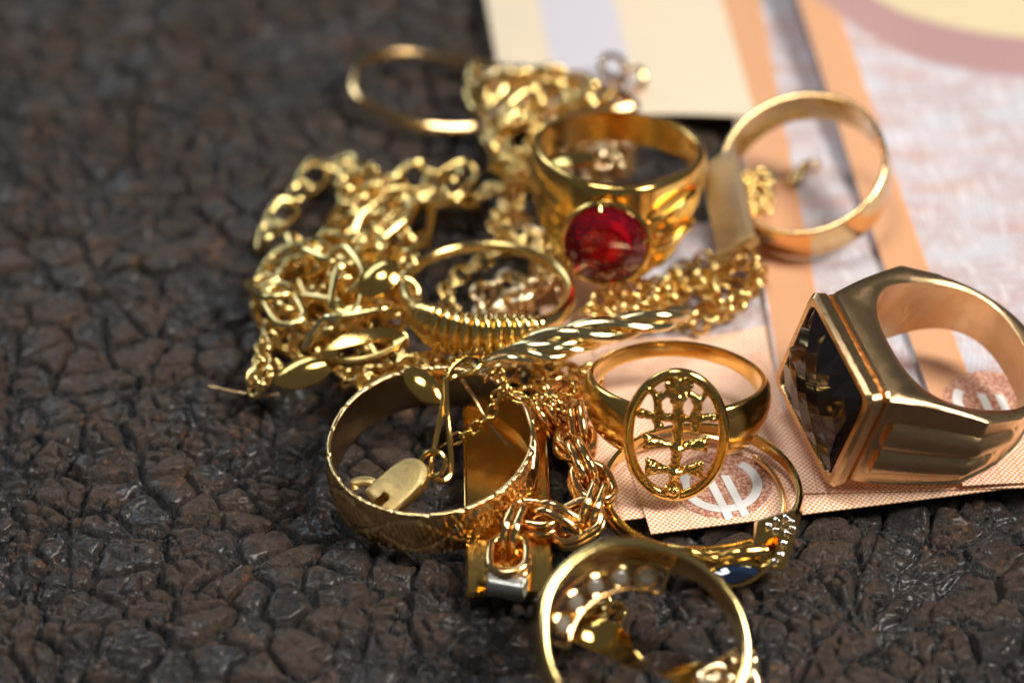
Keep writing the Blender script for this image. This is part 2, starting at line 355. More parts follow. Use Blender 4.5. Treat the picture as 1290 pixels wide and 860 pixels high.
def note(label, corner, ang, wx, ly, z0, mat, lift=lambda u, v: 0, ang2=None, thick=.014):
    """A banknote: corner point, direction of its short edge, size; lift raises it where it curls."""
    du = V(math.cos(ang), math.sin(ang), 0); a2 = ang + math.pi / 2 if ang2 is None else ang2; dv = V(math.cos(a2), math.sin(a2), 0)
    nu, nv = 60, 90; us = np.linspace(0, wx, nu); vs = np.linspace(0, ly, nv); pts = []
    U, Wv = np.meshgrid(us, vs, indexing='ij'); Z = z0 + lift(U, Wv) + .012 * fbm(U * 1.1 + z0 * 70, Wv * 1.1, 2, 9)
    Z = Z - Z[0, 0] + z0 if False else Z
    top = corner + U[..., None] * du + Wv[..., None] * dv; top[..., 2] = Z
    root = thing('banknote', label, 'banknote', (corner[0], corner[1], z0), None, 'fifty euro banknotes under the jewellery')
    loc = top - V(corner[0], corner[1], z0); bot = loc - V(0, 0, thick); v = np.concatenate([loc.reshape(-1, 3), bot.reshape(-1, 3)]); N = nu * nv
    i = np.arange(nu - 1)[:, None]; j = np.arange(nv - 1)[None]; q = i * nv + j
    f = np.stack([q, q + nv, q + nv + 1, q + 1], -1).reshape(-1, 4).tolist(); f += [[a + N for a in r[::-1]] for r in f]
    rim = [(k, k + 1) for k in range(nv - 1)] + [((nu - 1) * nv + k + 1, (nu - 1) * nv + k) for k in range(nv - 1)] + [((k + 1) * nv, k * nv) for k in range(nu - 1)] + [(k * nv + nv - 1, (k + 1) * nv + nv - 1) for k in range(nu - 1)]
    f += [[a, b, b + N, a + N] for a, b in rim]
    me = bpy.data.meshes.new('paper'); me.from_pydata(v.tolist(), [], f); me.shade_smooth(); me.set_sharp_from_angle(angle=math.radians(40))
    uvl = me.uv_layers.new(name='print'); UV = np.stack([np.concatenate([U.ravel()] * 2), np.concatenate([Wv.ravel()] * 2)], 1)
    li = np.empty(len(me.loops), np.int32); me.loops.foreach_get('vertex_index', li); uvl.data.foreach_set('uv', UV[li].ravel())
    obj('paper', me, mat, root); hm_add(top.reshape(-1, 3))
    fine = top.reshape(nu, nv, 3)
    for a in np.linspace(0, 1, 6): hm_add((fine[:-1] * (1 - a) + fine[1:] * a).reshape(-1, 3)); 
    d2 = fine[:-1] * .5 + fine[1:] * .5
    for a in np.linspace(0, 1, 6):
        for src in (fine, d2): hm_add((src[:, :-1] * (1 - a) + src[:, 1:] * a).reshape(-1, 3))
    def at(u, v_, dz=0):
        fu = np.clip(u / wx * (nu - 1), 0, nu - 1.001); fv = np.clip(v_ / ly * (nv - 1), 0, nv - 1.001); a, b = int(fu), int(fv); s, t = fu - a, fv - b
        p = (loc[a, b] * (1 - s) + loc[a + 1, b] * s) * (1 - t) + (loc[a, b + 1] * (1 - s) + loc[a + 1, b + 1] * s) * t; return [p[0], p[1], p[2] + dz]
    root_at = at; return root, at
def flatm(name, col, rough=.6, noise=None):
    M = NT(name)
    if noise:
        n = M.n('ShaderNodeTexNoise', i_Vector=M.tc.outputs['Object'], i_Scale=26.0, i_Detail=4.0, i_Roughness=.7).outputs[0]; M.set('Base Color', M.mix(M.ss(.42, .60, n), col, noise))
    else: M.set('Base Color', (*col, 1))
    M.set('Roughness', rough); return M.mat
WHITE_INK = flatm('white_ink', (.80, .79, .77)); BROWN_INK = flatm('brown_ink', (.36, .11, .055), .6, (.72, .45, .33))
def euro_mark(root, at, cx, cy, s, rot):
    """The white euro sign on its brown ground, turned as printed."""
    def strip(pa, pb, dz):
        v = [at(*p, dz) for p in pa] + [at(*p, dz) for p in pb]; n = len(pa); return v, [[k, k + n, k + n + 1, k + 1] for k in range(n - 1)]
    c, sn = math.cos(rot), math.sin(rot)
    def T(x, y): return (cx + s * (x * c - y * sn), cy + s * (x * sn + y * c))
    g = [[T(q * (1.32 * math.cos(t) - .02), q * 1.38 * math.sin(t)) for t in np.linspace(0, 2 * math.pi, 48, endpoint=False)] for q in np.linspace(.04, 1, 10)]
    v = [at(*p, .005) for r_ in g for p in r_]; f = [[a * 48 + k, a * 48 + (k + 1) % 48, (a + 1) * 48 + (k + 1) % 48, (a + 1) * 48 + k] for a in range(9) for k in range(48)] + [list(range(48))]
    obj('print_ground', new_mesh('print_ground', v, f, False), BROWN_INK, root)
    th = np.linspace(math.radians(52), math.radians(308), 60)
    arc = strip([T(1.12 * math.cos(t), 1.12 * math.sin(t)) for t in th], [T(.86 * math.cos(t), .86 * math.sin(t)) for t in th], .009)
    b1 = strip([T(x, .36) for x in np.linspace(-1.42, .42, 12)], [T(x, .13) for x in np.linspace(-1.36, .36, 12)], .0125)
    b2 = strip([T(x, -.10) for x in np.linspace(-1.42, .32, 12)], [T(x, -.33) for x in np.linspace(-1.36, .26, 12)], .0125)
    obj('euro_sign', new_mesh('euro_sign', *join(arc, b1, b2), smooth=False), WHITE_INK, root)

rad = math.radians
LILAC = (.56, .545, .58)
mF = note_material('banknote_print_lowest', -1, -.5, 9.0, LILAC, seed=.5)  # dotted all over, no stripe; same inks as the other notes
mE = note_material('banknote_print_dotted', .0, .6, 3.4, LILAC, seed=.2)
mG = note_material('banknote_print_striped', .03, .62, 1.35, LILAC, seed=.1)
cC = P(1212, 616, .12); angC = rad(7.0)
def loc_uv(c, ang, p): d = p - c; return (d[0] * math.cos(ang) + d[1] * math.sin(ang), -d[0] * math.sin(ang) + d[1] * math.cos(ang))
rc = loc_uv(cC, angC, P(1290, -130, .14)); r1 = np.linalg.norm(P(1290, 46, .14) - P(1290, -130, .14)); r2 = np.linalg.norm(P(1290, 96, .14) - P(1290, -130, .14))
mC = note_material('banknote_print_lilac', .0, .52, 1.25, LILAC, ringc=(rc, r1, r2), seed=.0)
mA = note_material('banknote_print_cream', -1, -.5, -9, LILAC, cream=True)
note('dotted banknote lying lowest, its edge showing beside the ring with the double cross', P(757, 658, .05), rad(10), 7.0, 4.4, .05, mF)
e_root, e_at = note('orange dotted banknote with a white euro sign at its corner under the sapphire ring', P(820, 672, .075), rad(10.4), 7.7, 5.2, .075, mE)
euro_mark(e_root, e_at, .92, .62, .40, rad(96))
note('banknote with an orange edge stripe running beneath the black stone ring and thin leaning ring', P(1004, 621, .10), rad(2.2), 7.7, 13.5, .10, mG, lift=lambda u, v: .04 * smooth(.5, 0, u) * smooth(.5, 3, v))
c_root, c_at = note('lilac banknote with a cream circle and orange stripe, uppermost of the notes on the slab', cC, angC, 7.7, 13.5, .125, mC, lift=lambda u, v: .05 * smooth(1.2, 0, u) + .35 * smooth(1.6, 0, u) * smooth(3.5, 10, v))
eu = loc_uv(cC, angC, P(1266, 528, .14)); euro_mark(c_root, c_at, eu[0] - .05, eu[1] + .28, .42, rad(93))
note('folded cream banknote with a lilac stripe behind the heap of gold', P(640, 156, .20), rad(2.5), 3.15, 9, .20, mA, lift=lambda u, v: .10 * np.sin(np.clip(u / 3.2, 0, 1) * np.pi), ang2=rad(96))

# ------------------------------------------------------------------ rings
def place(px, py, R, vlist, support):
    """Rest a turned shape on a height and keep its origin on the sight line of a place in the photograph."""
    zmin = min(float((np.asarray(v) @ R.T)[:, 2].min()) for v in vlist); return P(px, py, support - zmin)
CAMUP, CAMRT = UP, RT
G_RING = 'finger rings in the gold heap'

def engraved_ring():
    n = 720
    th = np.arange(n) / n * 2 * np.pi
    def wave(t, z):
        k = 9; u = (t * k / (2 * np.pi)) % 1.0 - .5; d = np.abs(u) * 2
        lens = np.abs(z) - .75 * np.cos(u * np.pi) ; cut = np.exp(-(lens / .10) ** 2)
        vv = np.exp(-((d - .5 - .35 * z) / .05) ** 2) + np.exp(-((d - .5 + .35 * z) / .05) ** 2)
        leaf = np.exp(-((np.sin(t * 54 + z * 5)) / .35) ** 2) * (np.abs(z) < .45)
        post = np.exp(-((d - 1) / .05) ** 2)
        return -.030 * cut - .018 * vv - .020 * leaf - .03 * post - .018 * (vnoise(t * 14, z * 2, 5) - .5) - .012 * (vnoise(t * 50, z * 8, 6) - .5)
    kk = 18; notch = np.exp(-((((th * kk / (2 * np.pi)) % 1.0) - .5) / .035) ** 2)
    wid = .60 - .035 * notch + .012 * (vnoise(th * 14, th * 0, 8) - .5)
    v, f = band(n, 56, 1.075, wid, .055, .03, wave=wave, p=.28)
    v[:, 0] *= 1.0 + .02 * np.sin(2 * np.arctan2(v[:, 1], v[:, 0]))
    R = frame((-.05, -.07, 1), (1, 0, 0)); loc = place(545, 576, R, [v], .0)
    t = thing('ring', 'wide engraved gold band lying on the slab around the lobster clasp', 'ring', loc, R, G_RING)
    obj('band', new_mesh('engraved_band', v, f, angle=60), ENGR, t); return t
def ridged_ring():
    n = 900; th = np.arange(n) / n * 2 * np.pi; m = 24
    d = angd(th, -np.pi / 2 - .18); w = smooth(1.05, .35, d)
    rid = np.abs(np.sin(th * 27)) ** .55
    r = .062 + .06 * smooth(1.9, .5, d) + w * (.030 + .055 * rid)
    ph = np.arange(m) / m * 2 * np.pi
    A = np.stack([(.96 + r[:, None] * np.cos(ph)) * np.cos(th)[:, None], (.96 + r[:, None] * np.cos(ph)) * np.sin(th)[:, None], r[:, None] * (1.2 + .25 * w[:, None]) * np.sin(ph)], -1)
    v, f = torus_grid(A); R = frame((0.02, .10, .995), (1, 0, 0)); loc = place(614, 366, R, [v], .38)
    t = thing('ring', 'gold ring with ridges across its front, lying on the chains below the ruby', 'ring', loc, R, G_RING)
    sh = new_mesh('ridged_band', v, f, angle=50); obj('band', sh, PALE, t); return t
def ruby_ring():
    n, m = 360, 40; th = np.arange(n) / n * 2 * np.pi; d = angd(th, -np.pi / 2 - .15)
    wid = .40 + .88 * smooth(1.95, .10, d) ** 1.25; zoff = .02 - (wid - .40) / 2
    thk = .07 + .05 * smooth(1.5, .4, d); rad_ = .0 + .10 * smooth(.75, .2, d)
    def wave(t, z):
        dd = angd(t, -np.pi / 2 - .15); g = smooth(.45, .7, dd) * smooth(1.55, 1.15, dd)
        return -.035 * g * (np.exp(-((z - .35) / .10) ** 2) + np.exp(-((z + .05) / .10) ** 2) + np.exp(-((z + .45) / .10) ** 2))
    v, f = band(n, m, .93, wid, thk, .05, zoff, rad_, .4, wave)
    R = frame((0.05, .19, .98), (1, .03, 0)); loc = P(779, 204, 1.22)
    t = thing('ring', 'large gold ring with a round red ruby, standing on the chains', 'ring', loc, R, G_RING)
    obj('band', new_mesh('ruby_band', v, f, angle=50), YEL, t)
    a = -np.pi / 2 - .15; out = V(math.cos(a), math.sin(a), 0.02); hc = V(math.cos(a), math.sin(a), 0) * 1.13 + V(0, 0, -.44)
    Rg = frame(out, (0, 0, 1)); M = M4(Rg, hc + nrm(out) * .20)
    cc = [[.505 * math.cos(q), .505 * math.sin(q), -.03] for q in np.linspace(0, 2 * np.pi, 48, endpoint=False)]
    cw = [[.46 * math.cos(q), .46 * math.sin(q), -.14] for q in np.linspace(0, 2 * np.pi, 48, endpoint=False)]
    setting = obj('setting', new_mesh('setting', *join(sweep(cc, .035, 8, True), sweep(cw, .045, 8, True))), YEL, t, M)
    cup = [[.50, -.10], [.40, -.22], [.22, -.36], [.02, -.46]]; vv = [[r_ * math.cos(q), r_ * math.sin(q), z_] for r_, z_ in cup for q in np.linspace(0, 2 * np.pi, 36, endpoint=False)]
    ff = [[k * 36 + j_, (k + 1) * 36 + j_, (k + 1) * 36 + (j_ + 1) % 36, k * 36 + (j_ + 1) % 36] for k in range(3) for j_ in range(36)]
    obj('back_cup', new_mesh('back_cup', vv, ff), YEL, t, M)
    stone = obj('ruby', new_mesh('ruby', *gem(.465, 14, .30, .62, .62), smooth=False), RUBY, t, M, )
    stone['label'] = 'round faceted red stone'
    for q in (.2, 2.0, 3.4, 5.0):
        c, s = math.cos(q), math.sin(q)
        pr = sweep(spline([[.50 * c, .50 * s, -.16], [.52 * c, .52 * s, 0], [.47 * c, .47 * s, 0.06], [.44 * c, .44 * s, .08]], 5), .020, 8); obj('claw', new_mesh('claw', *pr), YEL, t, M)
    # open wire shoulders beside the stone
    for sg, zz in ((1, -.22), (1, -.62)):
        pts = [[hc[0] + .42, hc[1] - .02, zz - .05], [hc[0] + .68, hc[1] - .02, zz + .10], [hc[0] + .98, hc[1] + .30, zz + .22], [hc[0] + 1.02, hc[1] + .62, zz + .14], [hc[0] + .88, hc[1] + .50, zz - .06], [hc[0] + .62, hc[1] + .05, zz - .16]]
        obj('shoulder_wire', new_mesh('shoulder_wire', *sweep(spline(pts, 8, True), .045, 8, True)), YEL, t)
    return t
def plain_ring():
    v, f = band(240, 24, .945, .54, .055, .03); R = frame((-.22, -.34, .91), (1, 0, 0)); loc = place(1015, 219, R, [v], .16)
    t = thing('ring', 'plain thin gold ring leaning on the striped banknotes', 'ring', loc, R, G_RING)
    obj('band', new_mesh('plain_band', v, f), ROSE, t); return t

def signet_ring():
    n, m = 480, 40
    th = np.arange(n) / n * 2 * np.pi; s = np.arange(m) / m * 2 * np.pi
    Rin = 1.02; ct, st = np.cos(th), np.sin(th)
    # outer plan: a shank circle joined by flat shoulders to a square head on the -X side
    hw, hx = .82, 1.40
    shank = 1.16 + .03 * (ct > 0) * ct
    poly = [(-hx, hw), (-hx, -hw), (-.2, -1.235), (.45, -1.12), (.45, 1.12), (-.2, 1.235)]
    out = shank.copy()
    for k in range(n):
        dx, dy = ct[k], st[k]
        if dx < .3:
            best = 0
            P_ = poly; L = len(P_)
            for q in range(L):
                (x1, y1), (x2, y2) = P_[q], P_[(q + 1) % L]; ex, ey = x2 - x1, y2 - y1; den = dx * ey - dy * ex
                if abs(den) < 1e-9: continue
                tt = (x1 * ey - y1 * ex) / den; uu = (x1 * dy - y1 * dx) / den
                if tt > 0 and 0 <= uu <= 1: best = max(best, tt)
            out[k] = max(shank[k], best)
    for _ in range(5): out = (np.roll(out, 1) + out * 2 + np.roll(out, -1)) / 4
    xo = out * ct
    hgt = .62 + (1.55 - .62) * smooth(1.25, -1.15, xo) ** 1.1
    hgt_in = .62 + (1.48 - .62) * smooth(1.25, -1.25, Rin * ct) ** 1.1
    m = 64; a, z = section(m)
    Rh = Rin * .97 / (np.abs(ct) ** 2.6 + np.abs(st) ** 2.6) ** (1 / 2.6); rr = Rh[:, None] + (out - Rh)[:, None] * a
    hh = hgt_in[:, None] * (1 - a) + hgt[:, None] * a
    Z = hh * .5 * z
    # two long drop-shaped flutes on each side wall
    side = smooth(-1.30, -1.20, xo)[:, None]; xx = xo[:, None] * np.ones((1, m))
    def flute(x0, x1, zc, w):
        u = np.clip((xx - x0) / (x1 - x0), 0, 1); wd = np.maximum(w * np.sqrt(np.clip(1 - u ** 1.6, 0, 1)), .035); ins = ((xx > x0) & (xx < x1) & (np.abs(st)[:, None] > .3))
        q = (Z - zc * (1 - .35 * u)) / wd; return ins * np.sqrt(np.clip(1 - q ** 2, 0, 1)) * .13 * (1 - .4 * u) * smooth(1, .8, u)
    bump = flute(-1.22, .62, .10, .22) + flute(-1.22, .35, -.36, .20)
    rr = rr + bump * (a[None] > .97) - .03 * side * (a[None] > .97) * (np.abs(z)[None] < .93)
    A = np.stack([rr * ct[:, None], rr * st[:, None], Z], -1)
    v, f = torus_grid(A)
    R = frame((.21, -.15, .965), (.94, .345, 0)); R = R * .92; loc = place(1189, 468, R, [v], .15)
    t = thing('ring', 'chunky brushed gold signet ring with a square black faceted stone', 'ring', loc, R, G_RING)
    obj('band', new_mesh('signet_band', v, f, angle=38), BRUSH, t)
    # bezel: a stepped square frame standing off the head
    def rrect(w, h, r, k=6):
        o = []
        for cx, cy, a0 in ((w - r, h - r, 0), (-w + r, h - r, 90), (-w + r, -h + r, 180), (w - r, -h + r, 270)):
            o += [[cx + r * math.cos(rad(a0 + 90 * q / k)), cy + r * math.sin(rad(a0 + 90 * q / k))] for q in range(k + 1)]
        return o
    Rb = np.stack([V(0, -1, 0), V(0, 0, 1), V(-1, 0, 0)], 1)   # local x along the head, y up, z outwards
    prof = [(.84, .80, .00), (.84, .80, .05), (.76, .72, .07), (.76, .72, .10), (.86, .82, .13), (.87, .83, .25), (.83, .79, .30), (.76, .72, .30), (.73, .69, .24), (.72, .68, .10)]
    rings = [[[x, y, zz] for x, y in rrect(w, h, .13)] for w, h, zz in prof]; k = len(rings[0]); vv = [q for r_ in rings for q in r_]
    ff = [[i * k + j, i * k + (j + 1) % k, (i + 1) * k + (j + 1) % k, (i + 1) * k + j] for i in range(len(rings) - 1) for j in range(k)]; ff.append(list(range((len(rings) - 1) * k, len(rings) * k)))
    Mb = M4(Rb, (-hx + .02, 0, 0)); obj('bezel', new_mesh('bezel', vv, ff, angle=30), BRUSH, t, Mb)
    # checkerboard-cut stone
    bm = bmesh.new(); L = .34
    vs = {}
    for i in range(-6, 7):
        for j in range(-6, 7): vs[i, j] = bm.verts.new(((i + j) * L * .5, (i - j) * L * .5, 0))
    for i in range(-6, 6):
        for j in range(-6, 6): bm.faces.new((vs[i, j], vs[i + 1, j], vs[i + 1, j + 1], vs[i, j + 1]))
    for co, no in (((.715, 0, 0), (1, 0, 0)), ((-.715, 0, 0), (-1, 0, 0)), ((0, .675, 0), (0, 1, 0)), ((0, -.675, 0), (0, -1, 0))):
        bmesh.ops.bisect_plane(bm, geom=bm.verts[:] + bm.edges[:] + bm.faces[:], plane_co=co, plane_no=no, clear_outer=True)
    for w in bm.verts:
        x, y = w.co.x / .72, w.co.y / .68; w.co.z = .30 + .20 * (1 - .5 * (abs(x) ** 1.6 + abs(y) ** 1.6)) * (1 if max(abs(x), abs(y)) < .97 else 0) - (0 if max(abs(x), abs(y)) < .97 else .03)
    ed = [e for e in bm.edges if e.is_boundary]; r_ = bmesh.ops.extrude_edge_only(bm, edges=ed); nv = [g for g in r_['geom'] if isinstance(g, bmesh.types.BMVert)]
    for w in nv: w.co.z = .12; w.co.x *= .8; w.co.y *= .8
    bmesh.ops.contextual_create(bm, geom=[g for g in r_['geom'] if isinstance(g, bmesh.types.BMEdge)])
    bmesh.ops.recalc_face_normals(bm, faces=bm.faces); me = bpy.data.meshes.new('stone'); bm.to_mesh(me); bm.free()
    obj('stone', me, SMOKY, t, Mb, 'square black checkerboard-cut stone'); return t

def cross_ring():
    n = 300; th = np.arange(n) / n * 2 * np.pi; h0 = -np.pi / 2 - .06; d = angd(th, h0)
    wid = .22 + .42 * smooth(2.5, .6, d); keep = smooth(.42, .62, d)
    thk = .05 + .05 * smooth(2.6, .8, d)
    # open band: leaves a gap behind the oval head
    m = 20; s = np.arange(m) / m * 2 * np.pi; a = sgnpow(np.cos(s), .5) * .5 + .5; z = sgnpow(np.sin(s), .5)
    q = np.linspace(h0 + .56, h0 + 2 * np.pi - .56, 240); dq = angd(q, h0); wq = .20 + .42 * smooth(2.6, .6, dq) ** 1.3; tq = .05 + .05 * smooth(2.6, .8, dq)
    rr = .90 + tq[:, None] * a + .05 * (1 - z ** 2) * a; A = np.stack([rr * np.cos(q)[:, None], rr * np.sin(q)[:, None], wq[:, None] * .5 * z + (-.06 * smooth(2.4, .6, dq))[:, None]], -1)
    v, f = torus_grid(A); f = [r for k, r in enumerate(f.tolist()) if k // m < 239]; f += [list(range(m)), list(range(239 * m, 240 * m))[::-1]]
    R = frame((.02, .21, .978), (1, 0.0, 0)); loc = P(853, 489, .84)
    t = thing('ring', 'gold ring whose open oval head frames a double-barred cross', 'ring', loc, R, G_RING)
    obj('band', new_mesh('cross_ring_band', v, f, angle=45), YEL, t)
    out = V(math.cos(h0), math.sin(h0), 0); Rg = np.stack([V(-math.sin(h0), math.cos(h0), 0), V(0, 0, 1), out], 1)
    M = M4(Rg, out * .93 + V(0, 0, -.06))
    o = [[.51 * math.cos(k), .75 * math.sin(k), 0] for k in np.linspace(0, 2 * np.pi, 96, endpoint=False)]
    obj('oval_frame', new_mesh('oval_frame', *sweep(o, .060, 14, True, 1.0)), YEL, t, M)
    parts = []
    def rod(p, r): parts.append(sweep(spline(p, 6), r * 1.15, 8))
    def lump(x, y, r, zz=.02): parts.append(ball(r * 1.15, (x, y, zz), 1))
    rod([[0, -.80, 0], [.01, -.4, .02], [.02, 0, .03], [.0, .4, .03], [0, .80, 0]], .060)
    rod([[0, -.80, 0], [0, -.66, 0.01]], .10)
    def bar(y, w, lift):
        p = spline([[-w, y + lift, 0], [-w * .5, y + .01, .01], [0, y, .02], [w * .5, y + .01, .01], [w, y + lift, 0]], 8); u = np.abs(np.linspace(-1, 1, len(p)))
        parts.append(sweep(p, .052 + .055 * smooth(.35, 1, u), 10))
        for sg in (-1, 1):
            for dy in (-.075, .0, .075): lump(sg * (w + .012), y + lift + dy, .040, .02)
    bar(-.46, .29, .03); bar(-.12, .33, .03)
    lump(.0, -.46, .085, .04); lump(.02, -.12, .09, .05)
    rod([[0, .62, .02], [0, .80, 0]], .10); lump(0, .53, .105, .05); lump(-.10, .68, .065); lump(.10, .68, .065)
    for sg in (-1, 1):   # a kneeling figure with wings on either side of the staff
        rod([[sg * .05, .24, 0], [sg * .15, .25, .02], [sg * .22, .35, .03], [sg * .22, .47, .02], [sg * .15, .56, .02], [sg * .05, .55, .02]], .043)
        rod([[sg * .22, .46, .02], [sg * .29, .54, .0], [sg * .34, .61, 0]], .040)
        rod([[sg * .2, .30, .02], [sg * .30, .25, 0], [sg * .40, .27, 0]], .043)
        rod([[sg * .22, .28, .02], [sg * .24, .20, .02], [sg * .21, .13, .02]], .045)
        for x, y, r in ((.21, .50, .06), (.35, .62, .05), (.41, .27, .062), (.21, .13, .06)): lump(sg * x, y, r)
    parts = [xf(q, np.diag([.93, .92, 1])) for q in parts]
    vv, fv = join(*parts); me = new_mesh('cross_raw', vv, fv); tmp = bpy.data.objects.new('cross_raw', me); COL.objects.link(tmp)
    md = tmp.modifiers.new('r', 'REMESH'); md.mode = 'VOXEL'; md.voxel_size = .014; sm = tmp.modifiers.new('s', 'SMOOTH'); sm.iterations = 1
    ev = tmp.evaluated_get(bpy.context.evaluated_depsgraph_get()); me2 = bpy.data.meshes.new_from_object(ev); bpy.data.objects.remove(tmp)
    co = np.empty(len(me2.vertices) * 3); me2.vertices.foreach_get('co', co); co = co.reshape(-1, 3); no = np.empty(len(me2.vertices) * 3); me2.vertices.foreach_get('normal', no)
    co = co + no.reshape(-1, 3) * (.020 * (vnoise(co[:, 0] * 17 + co[:, 2] * 9, co[:, 1] * 17, 3) - .5) + .016 * (vnoise(co[:, 0] * 40, co[:, 1] * 40, 4) - .5))[:, None]
    me2.vertices.foreach_set('co', co.ravel()); me2.shade_smooth(); me2.materials.clear()
    obj('cross', me2, YEL, t, M); return t

def sapphire_ring():
    # band
    n = 300; h0 = rad(-62); th = np.arange(n) / n * 2 * np.pi; d = angd(th, h0)
    v, f = band(n, 16, 1.02, .13 + .16 * smooth(1.3, .3, d), .05 + .05 * smooth(1.2, .3, d), .02, p=.5)
    R = frame((0.0, .03, 1), (1, 0, 0)); loc = P(884, 618, .30)
    t = thing('ring', 'slim gold ring with a dark blue marquise stone and a chevron of diamonds', 'ring', loc, R, G_RING)
    obj('band', new_mesh('sapphire_band', v, f, angle=45), YEL, t)
    # wavy crossover shoulder carrying the blue stone, and a chevron head with pave stones
    def on(a, r, z): return [r * math.cos(a), r * math.sin(a), z]
    w1 = [on(rad(-112), 1.06, .07), on(rad(-98), 1.14, .13), on(rad(-86), 1.20, .10), on(rad(-76), 1.22, .17), on(rad(-68), 1.23, .16), on(rad(-62), 1.24, .12)]
    w2 = [on(rad(-112), 1.06, .02), on(rad(-96), 1.16, .02), on(rad(-84), 1.26, -.08), on(rad(-72), 1.34, -.10), on(rad(-66), 1.33, -.04), on(rad(-60), 1.30, .0)]
    obj('shoulder', new_mesh('shoulder', *join(sweep(spline(w1, 10), np.linspace(.05, .085, 51), 12, flat=1.0), sweep(spline(w2, 10), np.linspace(.04, .055, 51), 12))), DEEP, t)
    # marquise stone facing outwards and down
    a0 = rad(-79); out = nrm(V(math.cos(a0), math.sin(a0), .35)); Rm = frame(out, (-math.sin(a0), math.cos(a0), 0)); cm = V(*on(a0, 1.30, -.02))
    mq = []; 
    for k in range(24):
        q = k / 24 * 2 * np.pi; mq.append((.31 * math.cos(q), .115 * math.sin(q) * (abs(math.sin(q)) ** .35)))
    vv = [[x * .6, y * .55, .07] for x, y in mq] + [[x, y, 0] for x, y in mq] + [[x * .9, y * .9, -.08] for x, y in mq]
    ff = [list(range(24))] + [[24 * b + k, 24 * (b + 1) + k, 24 * (b + 1) + (k + 1) % 24, 24 * b + (k + 1) % 24] for b in (0, 1) for k in range(24)] + [list(range(48, 72))[::-1]]
    obj('sapphire', new_mesh('sapphire', vv, ff, smooth=False), SAPPHIRE, t, M4(Rm, cm + out * .03), 'dark blue marquise stone')
    obj('setting', new_mesh('marquise_setting', *sweep([[x * 1.06, y * 1.12, .0] for x, y in mq], .028, 8, True)), DEEP, t, M4(Rm, cm + out * .03))
    # chevron head
    c0 = P(977, 682, .46) - loc; c0 = np.linalg.solve(R, c0)
    ex = nrm(V(.93, .30, .22)); ez = nrm(np.cross(ex, V(.0, .70, .70))); ey = np.cross(ez, ex); Rc = np.stack([ex, ey, ez], 1); Mh = M4(Rc, c0)
    outl = [(-.30, -.02), (-.10, .27), (.30, .24), (.26, .04), (-.02, -.30), (-.20, -.22)]
    inn = [(-.17, -.02), (-.05, .05), (.03, .04), (.0, -.02), (-.08, -.13), (-.13, -.12)]
    k = len(outl); vv = [[x, y, .06] for x, y in outl] + [[x * 1.04, y * 1.04, .0] for x, y in outl] + [[x * .98, y * .98, -.22] for x, y in outl] + [[x, y, .06] for x, y in inn] + [[x, y, -.16] for x, y in inn]
    ff = [[b * k + i, (b + 1) * k + i, (b + 1) * k + (i + 1) % k, b * k + (i + 1) % k] for b in (0, 1) for i in range(k)] + [[i, (i + 1) % k, 3 * k + (i + 1) % k, 3 * k + i] for i in range(k)] + [[3 * k + i, 3 * k + (i + 1) % k, 4 * k + (i + 1) % k, 4 * k + i] for i in range(k)]
    obj('chevron_head', new_mesh('chevron_head', vv, ff, angle=25), DEEP, t, Mh)
    g = new_mesh('pave_stone', *gem(.060, 6), smooth=False); bead = new_mesh('bead', *ball(.018, sub=1))
    for x, y in ((-.02, .17), (.08, .19), (.18, .185), (.03, .10), (.13, .12), (.22, .12), (-.22, .0), (.13, .03), (.06, -.06), (-.02, -.16), (-.10, -.20), (.20, .05)):
        obj('diamond', g, DIAMOND, t, Mh @ Matrix.Translation((x, y, .048)))
    for x, y in ((.03, .16), (.13, .165), (.08, .11), (.17, .13), (.10, .0), (.02, -.10), (-.06, -.17), (.17, .07), (-.06, .14)):
        obj('bead', bead, DEEP, t, Mh @ Matrix.Translation((x, y, .07)))
    return t
def hoop_earring():
    r = .98; th = np.linspace(rad(8), rad(352), 160) + rad(52)
    path = np.stack([r * np.cos(th), r * np.sin(th), 0 * th], 1); rr = .032 + .035 * np.exp(-((th - rad(110)) / .35) ** 2)
    R = frame((0.03, -.03, 1), (1, 0, 0)); loc = P(873, 628, .16)
    t = thing('hoop_earring', 'thin gold hoop earring lying on the euro sign with a little ball hinge', 'earring', loc, R)
    obj('hoop', new_mesh('hoop', *sweep(path, rr, 10, flat=1.3)), ROSE, t)
    a = rad(57); hinge = [ball(.05, (r * math.cos(a + k * .055), r * math.sin(a + k * .055), .03 + .02 * (k % 2))) for k in range(3)]
    obj('hinge', new_mesh('hinge', *join(*hinge)), DEEP, t)
    return t
